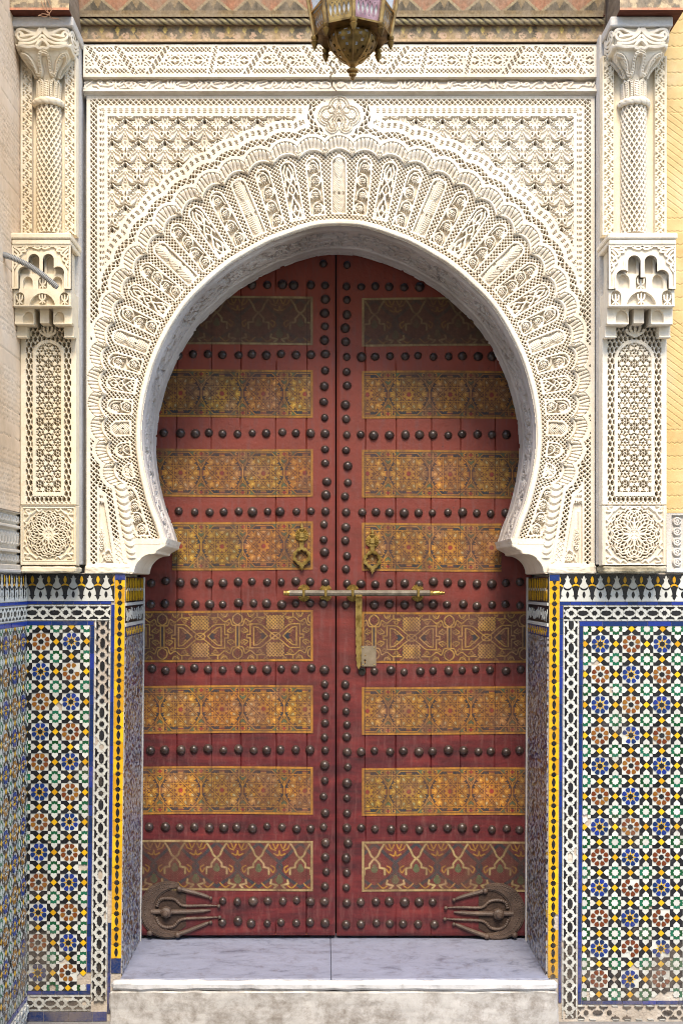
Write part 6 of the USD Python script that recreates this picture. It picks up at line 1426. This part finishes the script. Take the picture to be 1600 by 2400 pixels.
# pierced bowl: eight curved gores
prof = [(0.071, 0), (0.0725, -0.012), (0.069, -0.030), (0.058, -0.050), (0.040, -0.068), (0.022, -0.080), (0.016, -0.086)]
pr_ = smooth_line(prof, 5)
v, f = [], []; n = len(pr_)
for i, (r, z) in enumerate(pr_):
    for k in range(48):
        kk = k / 6.0; lo = math.floor(kk); t = kk - lo; a, b = np.array(o8(r, lo)), np.array(o8(r, lo + 1)); q = a * (1 - t) + b * t
        bulge = 1 + 0.05 * math.sin(math.pi * t); q = np.array([lx, YL]) + (q - np.array([lx, YL])) * bulge; v.append((q[0], q[1], zr + z))
for i in range(n - 1):
    for k in range(48):
        a, b = i * 48 + k, i * 48 + (k + 1) % 48
        if 3 < i < n - 9 and (k % 6) in (1, 2, 3, 4) and ((i * 7 + k * 5) % 11) in (0, 4): continue          # pierced holes
        f += [[a, b, b + 48], [a, b + 48, a + 48]]
m = trimesh.Trimesh(v, f, process=False); obj(LN, 'bowl', m, 'dark_brass', smooth=35)
ribs = []
for k in range(8): ribs.append(tube([o8(r * 1.01, k) + (zr + z,) for r, z in pr_], 0.0022, 6))
obj(LN, 'bowl_ribs', cat_(ribs), 'lantern_bronze')
obj(LN, 'finial', lathe([(0.0, -0.135), (0.004, -0.134), (0.0065, -0.129), (0.004, -0.124), (0.011, -0.121), (0.012, -0.117), (0.008, -0.113), (0.016, -0.110), (0.018, -0.105), (0.010, -0.100), (0.008, -0.094), (0.014, -0.090), (0.018, -0.085), (0.016, -0.082)], 18, (lx, YL, zr)), 'lantern_bronze', smooth=40)
G = 0.19                                                                # flare outwards going up
rz = lambda z: R8 * (1 + G * z / 0.10 * 0.85)
for k in range(8):
    a, b = np.array(o8(1, k)), np.array(o8(1, k + 1)); c = np.array([lx, YL]); da, db = a - c, b - c
    def W(u, z, off=0.0):                                                     # u 0..1 across the side, z height above the plate
        r = rz(z) - 0.004 + off; q = c + (da * (1 - u) + db * u) * r; return (q[0], q[1], zr + z)
    # pierced lower panel
    base = sbox(0.06, 0.002, 0.94, 0.062); holes = []
    for i in range(5):
        cx_ = 0.18 + i * 0.16; holes.append(Polygon([(cx_, 0.052), (cx_ + 0.055, 0.034), (cx_, 0.016), (cx_ - 0.055, 0.034)]))
        if i < 4: holes += [Polygon([(cx_ + .08, .0215), (cx_ + .10, .0135), (cx_ + .06, .0135)]), Polygon([(cx_ + .08, .046), (cx_ + .10, .054), (cx_ + .06, .054)])]
    g = base.difference(shapely.union_all(holes)); v2, fc = trimesh.creation.triangulate_polygon(g, engine='earcut')
    obj(LN, 'pierced_panel', trimesh.Trimesh([W(u, z) for u, z in v2], fc, process=False), 'bronze_violet_sheen' if k == 0 else 'lantern_bronze')
    gl = np.array([W(0.04, 0.002, -0.004), W(0.96, 0.002, -0.004), W(0.96, 0.26, -0.004), W(0.04, 0.26, -0.004)]); obj(LN, 'glass_pane', trimesh.Trimesh(gl, [[0, 1, 2], [0, 2, 3]], process=False), 'lantern_glass')
    fr = [W(0.04, 0.066), W(0.96, 0.066), W(0.96, 0.074), W(0.04, 0.074)]; obj(LN, 'rail', tube([W(0.02, 0.07), W(0.98, 0.07)], 0.004, 6), 'lantern_bronze'); obj(LN, 'rail', tube([W(0.02, 0.262), W(0.98, 0.262)], 0.005, 6), 'lantern_bronze')
    post = [(*(c + da * (rz(z) + 0.001)), zr + z) for z in (-0.004, 0.262)]; obj(LN, 'post', tube(post, 0.0062, 8), 'lantern_bronze', smooth=40)
    q = c + da * (R8 + 0.001); obj(LN, 'drop_finial', lathe([(0, -0.044), (0.003, -0.040), (0.006, -0.034), (0.009, -0.026), (0.0115, -0.020), (0.008, -0.016), (0.011, -0.010), (0.011, -0.004), (0, -0.003)], 10, (q[0], q[1], zr)), 'dark_brass', smooth=40)
top = lathe([(rz(0.262), 0.262), (rz(.262) * 1.06, 0.268), (rz(.262) * 0.8, 0.30), (0.07, 0.36), (0.05, 0.40), (0.018, 0.44), (0.012, 0.47), (0, 0.47)], 8, (lx, YL, zr)); obj(LN, 'roof', top, 'lantern_bronze')
obj(LN, 'hanging_rod', tube([(lx, YL, zr + 0.465), (lx, YL, 4.30), (lx, -0.4, 4.38), (lx, 0.03, 4.38)], 0.007, 8), 'dark_brass')

# ================================================================ CONDUIT
CD = thing('corrugated_conduit', 'grey corrugated conduit sticking out from the side wall before the left console', 'conduit')
yc = -0.30; kc = S * F(yc); pts = smooth_line([((a - CX) * kc, yc + d, H + (CY - b) * kc) for a, b, d in ((-60, 588, -0.02), (-10, 594, 0), (20, 600, 0.0), (60, 617, 0.01), (95, 639, 0.02), (130, 668, 0.03))], 60)
r = 0.0095 * (1 + 0.16 * np.sign(np.sin(np.arange(len(pts)) * 2 * np.pi / 5.0))); obj(CD, 'hose', tube(pts, r, 12, caps=False), 'conduit_grey', smooth=25)
obj(CD, 'hose_core', tube(pts[:-2:6], 0.0080, 8), 'shade_black')  # near-black filler; the shade inside the hose is put into its colour
